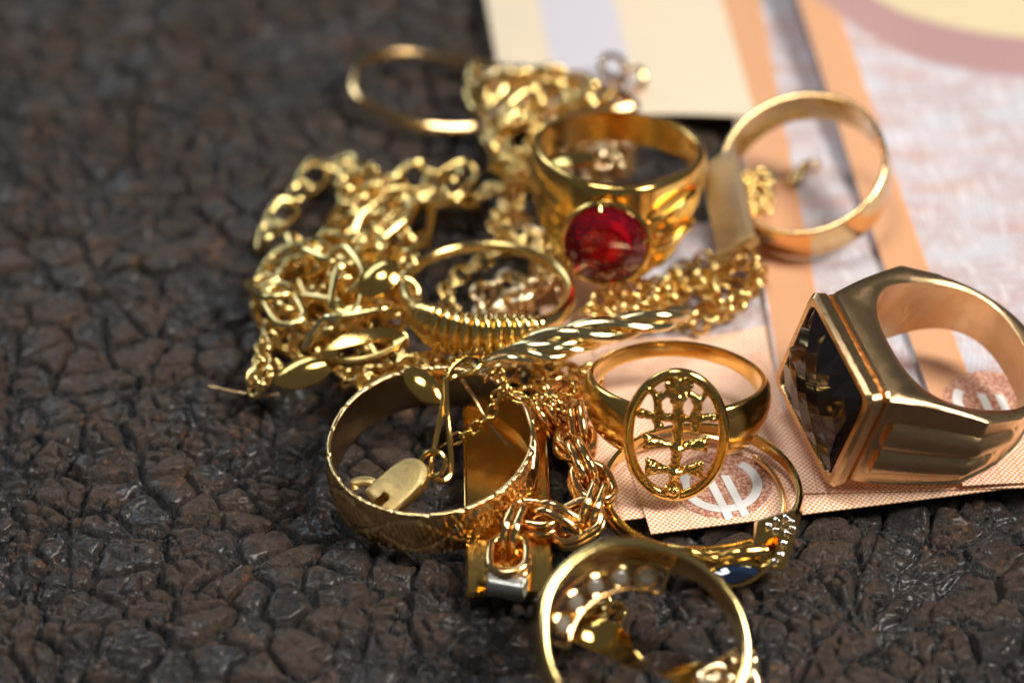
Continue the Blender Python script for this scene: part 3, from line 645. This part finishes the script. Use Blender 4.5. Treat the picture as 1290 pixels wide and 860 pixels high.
def front_ring():
    n, m = 360, 28; th = np.arange(n) / n * 2 * np.pi; d = angd(th, 0)
    wid = .34 + .62 * smooth(1.45, .35, d); thk = .066 + .05 * smooth(1.2, .3, d)
    v, f = band(n, m, .98, wid, thk, .03, zoff=-.5 * (wid - .26), rad=.05 * smooth(.9, .3, d), p=.4)
    R = frame((.14, -.41, .90), -CAMRT * .58 + CAMUP * .80); loc = place(812, 812, R, [v], .02)
    t = thing('ring', 'gold dress ring at the front edge with stone settings round its inside', 'ring', loc, R, G_RING)
    obj('band', new_mesh('front_band', v, f, angle=50), PALE, t)
    cup = new_mesh('setting', *sweep([[.105 * math.cos(q), .105 * math.sin(q), 0] for q in np.linspace(0, 2 * np.pi, 24, endpoint=False)], .030, 8, True))
    st = new_mesh('cloudy_stone', *gem(.095, 8), smooth=False)
    for k in range(5):
        a = rad(-46 + 19 * k); q = V(math.cos(a), math.sin(a), 0); Rl = frame(-q * .55 + V(0, 0, .85), (0, 0, 1) if abs(q[2]) > .9 else q); pos = q * .83 + V(0, 0, -.26)
        obj('setting', cup, ROSE, t, M4(Rl, pos)); obj('stone', st, CLOUDY, t, M4(Rl, pos))
    gal = [[.96 * math.cos(a), .96 * math.sin(a), -.20] for a in np.linspace(rad(-60), rad(45), 30)]
    gal = gal + [[.72 * math.cos(a), .72 * math.sin(a), -.32] for a in np.linspace(rad(45), rad(-60), 30)]
    obj('gallery_wire', new_mesh('gallery_wire', *sweep(gal, .022, 8, True)), ROSE, t)
    return t

LIST = []
LIST.append(engraved_ring()); LIST.append(signet_ring()); LIST.append(plain_ring())

# ------------------------------------------------------------------ chains
def link_mesh(name, L, Wd, r, seg=28, m=10, flat=1.0, twist=0.0, square=False):
    """An oval link: two straight runs and round ends."""
    h = (L - Wd) / 2; R_ = Wd / 2 - r; q = np.linspace(0, 2 * np.pi, seg, endpoint=False)
    pts = np.stack([R_ * np.cos(q) + np.sign(np.cos(q)) * max(h, 0) * np.clip(np.abs(np.cos(q)) * 3, 0, 1), R_ * np.sin(q), 0 * q], 1)
    pts[:, 2] = twist * pts[:, 0] * pts[:, 1] / (R_ * (h + R_))
    return new_mesh(name, *sweep(pts, r, m, True, flat), angle=0)
def inside(poly, x, y):
    c = False; j = len(poly) - 1
    for i in range(len(poly)):
        (xi, yi), (xj, yj) = poly[i], poly[j]
        if (yi > y) != (yj > y) and x < (xj - xi) * (y - yi) / (yj - yi) + xi: c = not c
        j = i
    return c
def scribble(poly, n, step, seed, start=None):
    r = random.Random(seed); xs = [p[0] for p in poly]; ys = [p[1] for p in poly]
    def rnd():
        while True:
            x, y = r.uniform(min(xs), max(xs)), r.uniform(min(ys), max(ys))
            if inside(poly, x, y): return x, y
    p = [start or rnd()]; a = r.uniform(0, 6.28)
    while len(p) < n:
        for k in range(60):
            b = a + r.gauss(0, .9 + k * .05); s = r.uniform(.7, 1.3) * step; x, y = p[-1][0] + s * math.cos(b), p[-1][1] + s * math.sin(b) * .65
            if inside(poly, x, y): break
        else: x, y = rnd(); b = r.uniform(0, 6.28)
        p.append((x, y)); a = b
    return p
def chain(label, wps, me, L, r, half, mat, cat='chain', name='chain', roll='alt', group='gold chains in the heap', z0=None, slope=.8, lag=4, drape=True, base=0.0, jit=.25, closed=False, n_max=300, zs=None, zcap=9, labels=None):
    pitch = L - 4 * r; px = spline(wps, 14, closed); rnd = random.Random(len(wps) * 13 + int(wps[0][0]))
    if zs is not None: zz = np.interp(np.arange(len(px)), np.arange(len(wps)) * 14, zs)
    # walk along the path, link by link, lying on what is already there
    cur = P(*px[0], .2); centers = []; pend = []; acc = 0; zc = .2
    wob = [rnd.random() for _ in range(97)]
    pts = []
    for i, q in enumerate(px):
        if zs is not None: pts.append(P(*q, zz[i])); continue
        z = .2 if not pts else pts[-1][2]
        for _ in range(2): p = P(*q, z); z = hm_q(p[0], p[1], half) + half * .8 + base; z = z if z < zcap else zcap - wob[(i // 9) % 97] * .22
        pts.append(p if False else np.array([p[0], p[1], z]))
        if len(pts) > lag * 3:
            o = pts[-lag * 3]; g = np.linspace(-half, half, 5); G = np.stack(np.meshgrid(o[0] + g, o[1] + g), -1).reshape(-1, 2); hm_add(np.column_stack([G, np.full(len(G), o[2] + half * .35)]))
    pts = np.array(pts)
    if zs is None:
        s = np.concatenate([[0], np.cumsum(np.linalg.norm(np.diff(pts[:, :2], axis=0), axis=1))])
        z = np.max(pts[:, 2][None] - slope * np.abs(s[:, None] - s[None]), axis=1); ker = np.ones(7) / 7; z = np.convolve(np.pad(z, 3, 'edge'), ker, 'valid'); pts[:, 2] = np.minimum(z, zcap + .05)
        for o in pts: hm_add(np.array([[o[0], o[1], o[2] + half * .6]]))
    s = np.concatenate([[0], np.cumsum(np.linalg.norm(np.diff(pts, axis=0), axis=1))]); N = min(int(s[-1] / pitch), n_max)
    root = thing(name, label, cat, (pts[0][0], pts[0][1], 0), None, group); base_p = V(pts[0][0], pts[0][1], 0)
    for k in range(N):
        a = np.array([np.interp(pitch * k, s, pts[:, c]) for c in range(3)]); b = np.array([np.interp(pitch * (k + 1), s, pts[:, c]) for c in range(3)])
        t = nrm(b - a); up = V(0, 0, 1) if abs(t[2]) < .95 else V(1, 0, 0); y = nrm(np.cross(up, t)); zv = np.cross(t, y)
        ang = {'alt': (rad(45) if k % 2 else rad(-45)), 'flat': rad(12 if k % 2 else -12), 'cross': (rad(90) if k % 2 else 0), 'curb': rad(38), 'low': (rad(24) if k % 2 else rad(-24))}[roll] + rnd.gauss(0, jit)
        y2 = y * math.cos(ang) + zv * math.sin(ang); z2 = np.cross(t, y2)
        obj('link', me, mat, root, M4(np.stack([t, y2, z2], 1), (a + b) / 2 - base_p + V(0, 0, 0)))
    return root

# ------------------------------------------------------------------ plate, clasps and loose pieces on the slab
def bar_plate():
    a, b, c, d = P(588, 500, .09), P(688, 500, .09), P(588, 745, .09), P(690, 742, .09)
    w = .90; Lh = np.linalg.norm(a - c); mid = (a + b + c + d) / 4; ex = nrm(d - c); ey = nrm((a + b) / 2 - (c + d) / 2); R = np.stack([ex, ey, np.cross(ex, ey)], 1)
    n = 60; ys = np.linspace(-Lh / 2, Lh / 2, n); bend = .12 * np.clip((ys + Lh / 2) / .62, 0, 1) ** 1.1 * smooth(-Lh / 2 + 1.25, -Lh / 2 + .62, ys) - .05
    prof = [(-w / 2, -.03), (-w / 2, .025), (-w / 2 + .02, .045), (w / 2 - .02, .045), (w / 2, .025), (w / 2, -.03)]; k = len(prof)
    v = [[x, y, z + bz] for y, bz in zip(ys, bend) for x, z in prof]; f = [[i * k + j, i * k + (j + 1) % k, (i + 1) * k + (j + 1) % k, (i + 1) * k + j] for i in range(n - 1) for j in range(k)]; f += [list(range(k))[::-1], list(range((n - 1) * k, n * k))]
    t = thing('plate', 'long polished gold plate lying flat through the engraved band', 'plate', mid, R)
    obj('strip', new_mesh('plate_strip', v, f, angle=25), DEEP, t)
    rim = [sweep([[sx * (w / 2 + .004), -Lh / 2 + 1.3, .0], [sx * (w / 2 + .004), -Lh / 2 + 1.8, .0], [sx * (w / 2 + .004), Lh / 2, .0]], .012, 6) for sx in (-1, 1)]
    obj('raised_edge', new_mesh('raised_edge', *join(*rim)), DEEP, t)
    for yy in np.linspace(-Lh / 2, Lh / 2, 200): hm_add((np.column_stack([np.linspace(-w / 2, w / 2, 50), np.full(50, yy), np.full(50, .06)]) @ R.T) + mid)
    return t
def tube_clasp():
    c = P(639, 737, .20); ex = nrm(P(663, 741, .2) - P(617, 733, .2)); R = frame(ex, (0, 0, 1))
    prof = [(.02, -.20), (.135, -.20), (.15, -.18), (.15, .18), (.135, .20), (.11, .20), (.11, .12), (.02, .12)]; m = 32
    A = np.array([[[r * math.cos(q), r * math.sin(q), z] for r, z in prof] for q in np.linspace(0, 2 * np.pi, m, endpoint=False)]); v, f = torus_grid(A)
    t = thing('clasp', 'silvery barrel clasp at the end of the chunky double chain', 'clasp', c, R); obj('barrel', new_mesh('barrel', v, f, angle=30), SILVER, t)
    obj('tongue', new_mesh('tongue', *xf(box(.10, .12, .14, .02), np.eye(3), (0, 0, -.25))), DEEP, t); return t
def lobster():
    # flat teardrop body with a hooked mouth, a hinged lever and a jump ring
    a, b = P(482, 628, .42), P(528, 590, .66); ey = nrm(b - a); nz = -FWD + V(-.62, .10, -.12); nz = nrm(nz - ey * (nz @ ey)); R = np.stack([np.cross(ey, nz), ey, nz], 1); c = (a + b) / 2
    s = .0100
    outl = [(-.02, -.36), (-.17, -.36), (-.20, -.25), (-.21, -.02), (-.19, .18), (-.08, .31), (.08, .33), (.19, .22), (.23, .02), (.24, -.22), (.21, -.40), (.15, -.43), (.13, -.27), (.05, -.20), (-.03, -.24)]
    o = spline(outl, 5, True); k = len(o); lay = [(.70, .095), (.86, .085), (.96, .06), (1, .02), (1, -.05), (.93, -.075)]
    v = [[x * q, y * q, z] for q, z in lay for x, y in o]; f = [[i * k + j, (i + 1) * k + j, (i + 1) * k + (j + 1) % k, i * k + (j + 1) % k] for i in range(5) for j in range(k)]
    f += [list(range(k)), list(range(5 * k, 6 * k))[::-1]]
    t = thing('lobster_clasp', 'brushed gold lobster clasp hanging on a long wire loop inside the engraved band', 'clasp', c, R)
    bm = bmesh.new(); vs = [bm.verts.new(q) for q in v]; [bm.faces.new([vs[i] for i in q]) for q in f]; bmesh.ops.triangulate(bm, faces=[q for q in bm.faces if len(q.verts) > 4]); bmesh.ops.recalc_face_normals(bm, faces=bm.faces); me = bpy.data.meshes.new('clasp_body'); bm.to_mesh(me); bm.free(); me.shade_smooth(); me.set_sharp_from_angle(angle=rad(30))
    obj('body', me, MATTE, t)
    lev = sweep(spline([[-.15, -.20, .0], [-.26, -.26, .02], [-.34, -.38, .02], [-.28, -.42, .0]], 6), [.05] * 4 + [.055] * 10 + [.045] * 5, 10, flat=.7); obj('lever', new_mesh('lever', *lev), MATTE, t)
    jr = [[.14 * math.cos(q) + .06, .14 * math.sin(q) + .40, .02 * math.sin(q)] for q in np.linspace(0, 2 * np.pi, 28, endpoint=False)]; obj('jump_ring', new_mesh('jump_ring', *sweep(jr, .03, 8, True)), YEL, t); return t
def wire(label, name, cat, pts, r, mat, closed=False, flat=1.0, n=10, group=None):
    """A bent wire through points given as place and height."""
    w = np.array([P(x, y, z) for x, y, z in pts]); c = V(w[0][0], w[0][1], w[:, 2].min()); o = obj(name, new_mesh(name, *sweep(spline(w - c, n, closed), r, 8, closed, flat)), mat); o.location = c
    return tag(o, label, cat, group)
def navette(label, ends, wid, z, mat, tilt=0.0, hole=False, dish=.06):
    """A curved almond-shaped plate between two end points."""
    a, b = P(*ends[0], z[0]), P(*ends[1], z[1]); L = np.linalg.norm(b - a); ex = nrm(b - a); n0 = nrm(np.cross(ex, V(0, 1, 0))); n0 = n0 if n0[2] > 0 else -n0
    ey = np.cross(n0, ex); q = rad(tilt); n1 = n0 * math.cos(q) + ey * math.sin(q); ey = np.cross(n1, ex); R = np.stack([ex, ey, n1], 1)
    N, K = 32, 10; v = []; 
    for lay, th in ((0, .02), (1, -.02)):
        for i in range(N + 1):
            u = -1 + 2 * i / N; w = wid / 2 * max(1 - abs(u) ** 2.2, 0.0) ** .8 + .012
            for j in range(K + 1): s_ = -1 + 2 * j / K; v.append([u * L / 2, s_ * w, dish * (1 - u * u) * (1 - s_ * s_) * 1.4 + th])
    row = K + 1; off = (N + 1) * row; f = []
    for i in range(N):
        for j in range(K):
            if hole and abs(i - N / 2) < N * .32 and 3 <= j < K - 3: continue
            q = [i * row + j, (i + 1) * row + j, (i + 1) * row + j + 1, i * row + j + 1]; f.append(q); f.append([x + off for x in q[::-1]])
    cnt = {}
    for q in f:
        if max(q) < off:
            for k in range(4): cnt.setdefault(tuple(sorted((q[k], q[(k + 1) % 4]))), []).append((q[k], q[(k + 1) % 4]))
    for e in cnt.values():
        if len(e) == 1: x, y = e[0]; f.append([y, x, x + off, y + off])
    o = obj('leaf_plate', new_mesh('leaf_plate', v, f, angle=50), mat); o.matrix_world = M4(R, (a + b) / 2); tag(o, label, 'leaf plate', 'leaf-shaped plates on the chains'); return o

hm_obj(LIST[1]); hm_obj(LIST[2])
LIST.append(bar_plate())

# big links at the back left of the heap
PC = link_mesh('anchor_link', .86, .46, .054, 36, 12); CB = link_mesh('curb_link', .62, .40, .047, 28, 12, 1.0, .08)
RL = link_mesh('round_link', .29, .25, .027, 22, 8); FN = link_mesh('fine_link', .20, .15, .018, 18, 7); BK = link_mesh('back_link', .42, .33, .042, 24, 8)
left = [(335, 300), (385, 240), (400, 215), (470, 222), (560, 215), (582, 245), (560, 290), (520, 330), (505, 390), (520, 450), (450, 450), (380, 440), (330, 400)]
lo_left = [(320, 395), (350, 330), (420, 300), (500, 330), (510, 430), (480, 460), (400, 470), (340, 440)]
chain('fine cable chain strewn at the bottom of the tangled heap', scribble(left, 16, 64, 71), RL, .29, .027, .07, PALE, roll='alt', jit=.35, zcap=.22)
chain('fine cable chain woven between the long links of the heap', scribble(lo_left, 13, 52, 78), RL, .29, .027, .07, PALE, roll='alt', jit=.35, zcap=.35)
HEAP = [
 ('curb chain rounding the far tip of the tangled heap', CB, PALE, .30, [(330, 310), (352, 275), (385, 238), (408, 208), (440, 212), (448, 250), (425, 292), (390, 322), (350, 345), (334, 385), (356, 425), (395, 440)]),
 ('curb chain along the back edge of the tangled heap', CB, PALE, .30, [(432, 232), (470, 224), (508, 234), (540, 214), (580, 222)]),
 ('curb chain slanting through the middle of the tangled heap', CB, YEL, .40, [(438, 318), (462, 280), (500, 250), (540, 240), (572, 262)]),
 ('long oval-link chain reaching to the back corner of the heap', PC, PALE, .50, [(590, 226), (552, 236), (515, 262), (480, 296), (452, 332), (430, 362)]),
 ('second long oval-link chain lying beside the ridged ring', PC, BRIGHT, .55, [(588, 256), (548, 266), (508, 292), (484, 330), (492, 372)]),
 ('curb chain doubling back at the front of the heap', CB, PALE, .45, [(468, 345), (502, 365), (498, 402), (464, 416), (430, 400), (400, 420), (366, 440)]),
 ('curb chain crossing the belly of the heap', CB, YEL, .55, [(380, 350), (412, 372), (446, 390), (482, 384), (516, 404)]),
 ('short curb chain tucked under the long links of the heap', CB, PALE, .35, [(372, 300), (402, 322), (430, 345), (455, 372), (440, 402), (412, 432)]),
 ('curb chain folded at the waist of the heap by the upper leaf plate', CB, PALE, .60, [(420, 352), (452, 345), (470, 318), (446, 296), (415, 308), (396, 340)]),
 ('oval-link chain sagging over the front of the heap', PC, PALE, .60, [(352, 360), (388, 384), (428, 398), (466, 392), (500, 380)]),
 ('loose loop of big oval links topping the heap at its outer side', PC, BRIGHT, .70, [(368, 402), (334, 374), (344, 332), (388, 312), (426, 330), (442, 366), (414, 402)]),
]
for lab, me_, mt_, cap_, w_ in HEAP:
    L_, r_ = (.86, .054) if me_ is PC else (.62, .047)
    chain(lab, w_, me_, L_, r_, .10, mt_, roll='low', jit=.22, zcap=cap_ + .15)
clus = [(303, 440), (320, 415), (350, 418), (352, 470), (345, 498), (318, 478)]
chain('knot of fine cable chain at the outer tip of the heap', scribble(clus, 11, 34, 5), RL, .29, .027, .07, YEL, roll='alt', jit=.4, n_max=150, zcap=0.45)
chain('fine cable chain trailing below the leaf plates', scribble([(425, 440), (520, 455), (515, 500), (440, 500)], 10, 44, 6), RL, .29, .027, .07, YEL, roll='alt', jit=.4, n_max=130, zcap=0.4)

# back pile
backp = [(592, 110), (640, 88), (720, 95), (770, 120), (760, 160), (690, 190), (640, 180), (600, 165)]
chain('cable chain heaped behind the ruby ring by the cream banknote', scribble(backp, 16, 60, 12), BK, .42, .042, .11, BEIGE, roll='alt', jit=.4, zcap=0.62)
chain('cable chain running down in the shadow beside the ruby ring', [(610, 150), (630, 190), (650, 225), (640, 262), (668, 290), (690, 320), (662, 345)] , BK, .42, .042, .11, BEIGE, roll='alt', jit=.4, zcap=0.4)
chain('fine chain pulled out of the heap into the ridged ring', [(650, 250), (625, 285), (640, 310), (600, 335), (575, 350), (560, 378), (590, 400)], RL, .29, .027, .08, PALE, roll='alt', jit=.3, zcap=0.4)
chain('chunky coppery links lying inside the ridged ring', [(602, 395), (610, 365), (640, 352), (668, 362), (650, 392), (620, 398), (655, 372), (690, 355), (712, 372)], BK, .42, .042, .11, BEIGE, roll='alt', jit=.5, zcap=0.42)
chain('fine chain lost in the shadow between heap and ruby ring', [(600, 250), (640, 235), (655, 270), (620, 290), (660, 305), (690, 295), (676, 335), (705, 350)], RL, .29, .027, .08, YEL, roll='alt', jit=.4, zcap=.5)
chain('round-link chain heaped between the leaf plates and the ridged ring', scribble([(470, 440), (515, 448), (600, 462), (600, 482), (540, 478), (480, 470)], 9, 48, 51), RL, .29, .027, .08, YEL, roll='alt', jit=.4, zcap=.35)
chain('curb chain piled beneath the oval hoop behind the ruby ring', [(600, 118), (640, 104), (690, 98), (735, 108), (765, 128), (735, 152), (690, 160), (650, 168), (625, 192), (650, 214), (672, 240)], CB, .62, .047, .11, YEL, roll='alt', jit=.4, zcap=.75)
chain('tangle of small round links beside the back wall of the ruby ring', scribble([(600, 150), (670, 130), (690, 170), (680, 230), (640, 240), (610, 200)], 12, 50, 62), RL, .29, .027, .08, YEL, roll='alt', jit=.4, zcap=.7)
chain('loose cable chain seen through the opening of the ruby ring', scribble([(728, 200), (760, 175), (810, 180), (800, 210), (760, 222)], 9, 36, 83), BK, .42, .042, .11, YEL, roll='alt', jit=.4, zcap=.7)
# right-hand pile of small round links
rp = [(740, 370), (800, 345), (860, 325), (905, 320), (960, 320), (955, 370), (935, 415), (900, 425), (860, 410), (780, 400), (720, 405)]
chain('pile of small round links between the ruby and the black stone ring', scribble(rp, 30, 54, 31), RL, .29, .027, .08, BEIGE, roll='alt', jit=.45, n_max=300, zcap=0.48)
chain('short round-link chain hanging over the pile beside the brushed bar', [(945, 300), (925, 330), (890, 350), (905, 385), (940, 372), (955, 335), (920, 300)], RL, .29, .027, .08, BEIGE, roll='alt', jit=.45, zcap=0.62)
cp = [(612, 455), (700, 448), (765, 452), (752, 480), (735, 520), (690, 535), (640, 510), (610, 490)]
chain('cable chain knotted between the engraved band and the ring with the cross', scribble(cp, 20, 48, 44), RL, .29, .027, .08, YEL, roll='alt', jit=.5, n_max=200, zcap=0.58)

LIST.append(ridged_ring()); LIST.append(ruby_ring()); LIST.append(cross_ring()); LIST.append(hoop_earring()); LIST.append(sapphire_ring())

# chunky double chain on the plate
def double_link():
    a = link_mesh('tmp', .66, .50, .052, 32, 12); vs = np.array([v.co[:] for v in a.vertices]); fs = [list(p.vertices) for p in a.polygons]
    return new_mesh('double_link', *join(((vs + V(0, 0, .056)).tolist(), fs), ((vs - V(0, 0, .056)).tolist(), fs)), angle=0)
DL = double_link()
LIST.append(chain('chunky double-link chain curling from the barrel clasp past the polished plate', [(640, 722), (640, 690), (655, 655), (690, 652), (712, 668), (740, 650), (752, 618), (735, 592), (722, 562), (730, 535), (708, 512), (688, 522), (700, 548)], DL, .66, .052, .22, ROSE, roll='cross', jit=.25, slope=.5, zcap=.42))
LIST.append(tube_clasp())
for o in LIST:
    if o.name.startswith('ring') : hm_obj(o)

def rope(label, pts, R0, r, mat, strands, turns, group):
    w = np.array([P(x, y, z) for x, y, z in pts]); c = V(w[0][0], w[0][1], w[:, 2].min()); p = spline(w - c, 24); k = len(p); t = np.gradient(p, axis=0); t /= np.linalg.norm(t, axis=1)[:, None]
    y = np.cross(V(0, 0, 1), t); y /= np.linalg.norm(y, axis=1)[:, None]; z = np.cross(t, y); parts = []; q = np.linspace(0, turns * 2 * np.pi, k); tap = np.sin(np.linspace(.12, np.pi - .12, k)) ** .4
    for i in range(strands):
        a = q + i * 2 * np.pi / strands; parts.append(sweep(p + R0 * tap[:, None] * (np.cos(a)[:, None] * y * 1.25 + np.sin(a)[:, None] * z * .8), r * tap, 10, flat=.8))
    o = obj('twisted_chain', new_mesh('twisted_chain', *join(*parts)), mat); o.location = c; return tag(o, label, 'chain', group)

# twisted flat chain, bright, and its brushed bar end
def ribbon(label, name, cat, pts, wid, thick, mat, turns, group=None, n=14, phase=0.0):
    w = np.array([P(x, y, z) for x, y, z in pts]); c = V(w[0][0], w[0][1], w[:, 2].min()); p = spline(w - c, n); k = len(p)
    o = obj(name, new_mesh(name, *sweep(p, np.full(k, wid / 2), 14, flat=thick / wid, roll=phase + np.linspace(0, turns * 2 * np.pi, k)), angle=60), mat); o.location = c; return tag(o, label, cat, group)
rope('bright twisted gold chain crossing below the ruby', [(612, 458, .55), (660, 438, .72), (720, 422, .82), (780, 412, .80), (835, 402, .74), (866, 392, .62)], .085, .085, BRIGHT, 3, 1.6, 'gold chains in the heap')
rope('pale twisted rope chain just under the ridged ring', [(600, 470, .50), (640, 449, .68), (690, 446, .72), (735, 434, .72), (770, 426, .65)], .06, .06, BRIGHT, 3, 1.6, 'gold chains in the heap')
ribbon('twisted golden ribbon lying inside the dress ring at the front', 'ribbon_strip', 'ribbon', [(708, 790, .42), (742, 796, .34), (775, 808, .27), (803, 832, .24), (840, 846, .22), (885, 852, .20)], .36, .035, DEEP, .62, None, 24, -.35)

def bar_end():
    a, b = P(905, 200, 1.05), P(930, 318, .75); ey = nrm(b - a); ex = nrm(np.cross(ey, V(-.80, -.25, 1))); ez = np.cross(ex, ey); R = np.stack([ex, ey, ez], 1); L = np.linalg.norm(b - a)
    t = thing('bar_clasp', 'flat brushed gold bar clasp leaning between the ruby ring and the thin plain ring', 'clasp', (a + b) / 2, R)
    obj('bar', new_mesh('bar', *box(.50, L, .14, .03)), DULL, t)
    obj('end_ring', new_mesh('end_ring', *sweep([[.13 * math.cos(q), L / 2 + .1 + .13 * math.sin(q), 0] for q in np.linspace(0, 2 * np.pi, 24, endpoint=False)], .035, 8, True)), ROSE, t)
    obj('end_cap', new_mesh('end_cap', *xf(box(.54, .10, .17, .02), np.eye(3), (0, L / 2 - .06, 0))), MATTE, t); return t
LIST.append(bar_end()); LIST.append(lobster())

# leaf plates and loops
navette('glowing leaf plate at the lower edge of the heap', ((345, 482), (425, 455)), .36, (.35, .55), YEL, -22)
navette('open leaf frame dished towards the light above the lower leaf plate', ((405, 448), (512, 425)), .48, (.62, .80), YEL, -8, True, -.05)
navette('leaf plate pointing down into the back of the engraved band', ((510, 462), (562, 508)), .36, (.75, .55), YEL, -18)
navette('leaf plate on top of the heap beside the ridged ring', ((455, 372), (500, 330)), .40, (.80, 1.0), YEL, -25)
navette('curled leaf plate tucked inside the ruby ring', ((686, 206), (752, 196)), .70, (1.30, 1.30), DEEP, 22)
wire('bent gold hook standing up from the heap above the lower leaf plate', 'hook', 'hook', [(384, 440, .55), (395, 420, .72), (410, 402, .85), (422, 405, .84), (424, 418, .7)], .048, BRIGHT)
wire('long thin wire sticking out of the outer tip of the heap', 'wire', 'wire', [(262, 486, .06), (300, 494, .06), (330, 498, .08), (352, 496, .1)], .012, BRUSH)
wire('narrow wire loop holding the lobster clasp', 'wire_loop', 'wire loop', [(561, 478, .95), (556, 520, .85), (545, 575, .72), (544, 598, .62), (556, 606, .60), (568, 594, .62), (566, 550, .74), (563, 515, .88)], .032, YEL, True)
wire('straight wire crossing the plate behind the lobster clasp', 'wire', 'wire', [(582, 478, .72), (600, 505, .60), (614, 530, .50), (636, 556, .35), (650, 562, .3)], .026, ROSE)
wire('curved earwire crossing the back rim of the engraved band', 'earwire', 'earring', [(652, 498, .72), (664, 520, .75), (672, 552, .72), (670, 590, .55)], .028, ROSE)

def beaded_loop():
    pts = [(563, 476, .95), (570, 462, 1.0), (588, 450, 1.05), (608, 446, 1.02), (604, 462, .97), (590, 470, .93), (574, 474, .92)]
    w = spline(np.array([P(*q) for q in pts]), 12, True); c = w[0].copy(); w = w - c
    t = thing('beaded_loop', 'pointed leaf loop edged with tiny gold beads above the lobster clasp', 'pendant', c); obj('loop', new_mesh('loop', *sweep(w, .03, 8, True)), YEL, t)
    bd = new_mesh('loop_bead', *ball(.03, sub=1))
    for k in range(0, 48, 5): obj('bead', bd, PALE, t, Matrix.Translation(Vector(w[k] * 1.0 + V(-.01, .02, .05))))
    return t
LIST.append(beaded_loop())
chain('fine rope chain rising over the plate and along the back of the engraved band', [(556, 562), (575, 552), (598, 540), (615, 526), (628, 505), (640, 490), (648, 500), (672, 503), (700, 503), (722, 498), (745, 486), (760, 470)], FN, .20, .018, .05, YEL, roll='alt', jit=.2, zs=[.25, .35, .45, .55, .68, .80, .80, .78, .75, .70, .55, .45])
chain('short fine chain looped above the rope chain', [(612, 478), (620, 468), (632, 470), (636, 484), (630, 498), (620, 500)], FN, .20, .018, .05, YEL, roll='alt', zs=[.85, .92, .95, .92, .85, .8])

# back-left hoop
hp = [(447, 105, .14), (462, 76, .14), (510, 68, .14), (570, 76, .16), (640, 88, .26), (700, 98, .40), (760, 112, .50), (800, 132, .52), (770, 140, .46), (700, 140, .36), (640, 152, .24), (590, 162, .14), (540, 160, .14), (490, 145, .14), (455, 128, .14)]
wire('long oval gold hoop lying on the bare slab behind the heap', 'oval_hoop', 'earring', hp, .075, ROSE, True, 1.0, 10)
for k, (x, y, l) in enumerate(((772, 92, 'blurred gold jump ring on the cream banknote'), (797, 98, 'second jump ring on the cream banknote, away from the lilac stripe'))):
    q = [[.17 * math.cos(a), .17 * math.sin(a), 0] for a in np.linspace(0, 2 * np.pi, 24, endpoint=False)]; p = P(x, y, .42); p[2] = hm_q(p[0], p[1], .2) + .08
    o = obj('jump_ring', new_mesh('jump_ring', *sweep(q, .045, 8, True)), ROSE); o.matrix_world = M4(frame((.4 - .9 * k, -.5, .75), (1, 0, 0)), p); tag(o, l, 'jump ring', 'jump rings on the cream banknote')

# bits inside the plain ring
chain('short twist of links inside the thin plain ring by the brushed bar', scribble([(925, 235), (960, 220), (978, 250), (958, 272), (930, 262)], 12, 34, 9), RL, .29, .027, .07, YEL, roll='alt', jit=.5, n_max=40, zcap=0.42)
chain('few loose links on the banknote at the middle of the thin plain ring', [(992, 232), (1005, 220), (1018, 212), (1030, 206)], RL, .29, .027, .07, YEL, roll='alt', jit=.5, zcap=0.3)

LIST.append(front_ring())
chain('tuft of fine chain above the golden ribbon in the dress ring', scribble([(718, 775), (742, 740), (778, 748), (775, 785), (740, 800)], 8, 34, 15), RL, .29, .027, .05, YEL, roll='alt', jit=.5, n_max=80, zcap=0.4)
chain('bunched links at the bottom of the dress ring', scribble([(872, 842), (905, 828), (955, 836), (970, 880), (870, 885)], 12, 44, 16), BK, .42, .042, .1, DEEP, roll='alt', jit=.5, n_max=60, zcap=0.35)
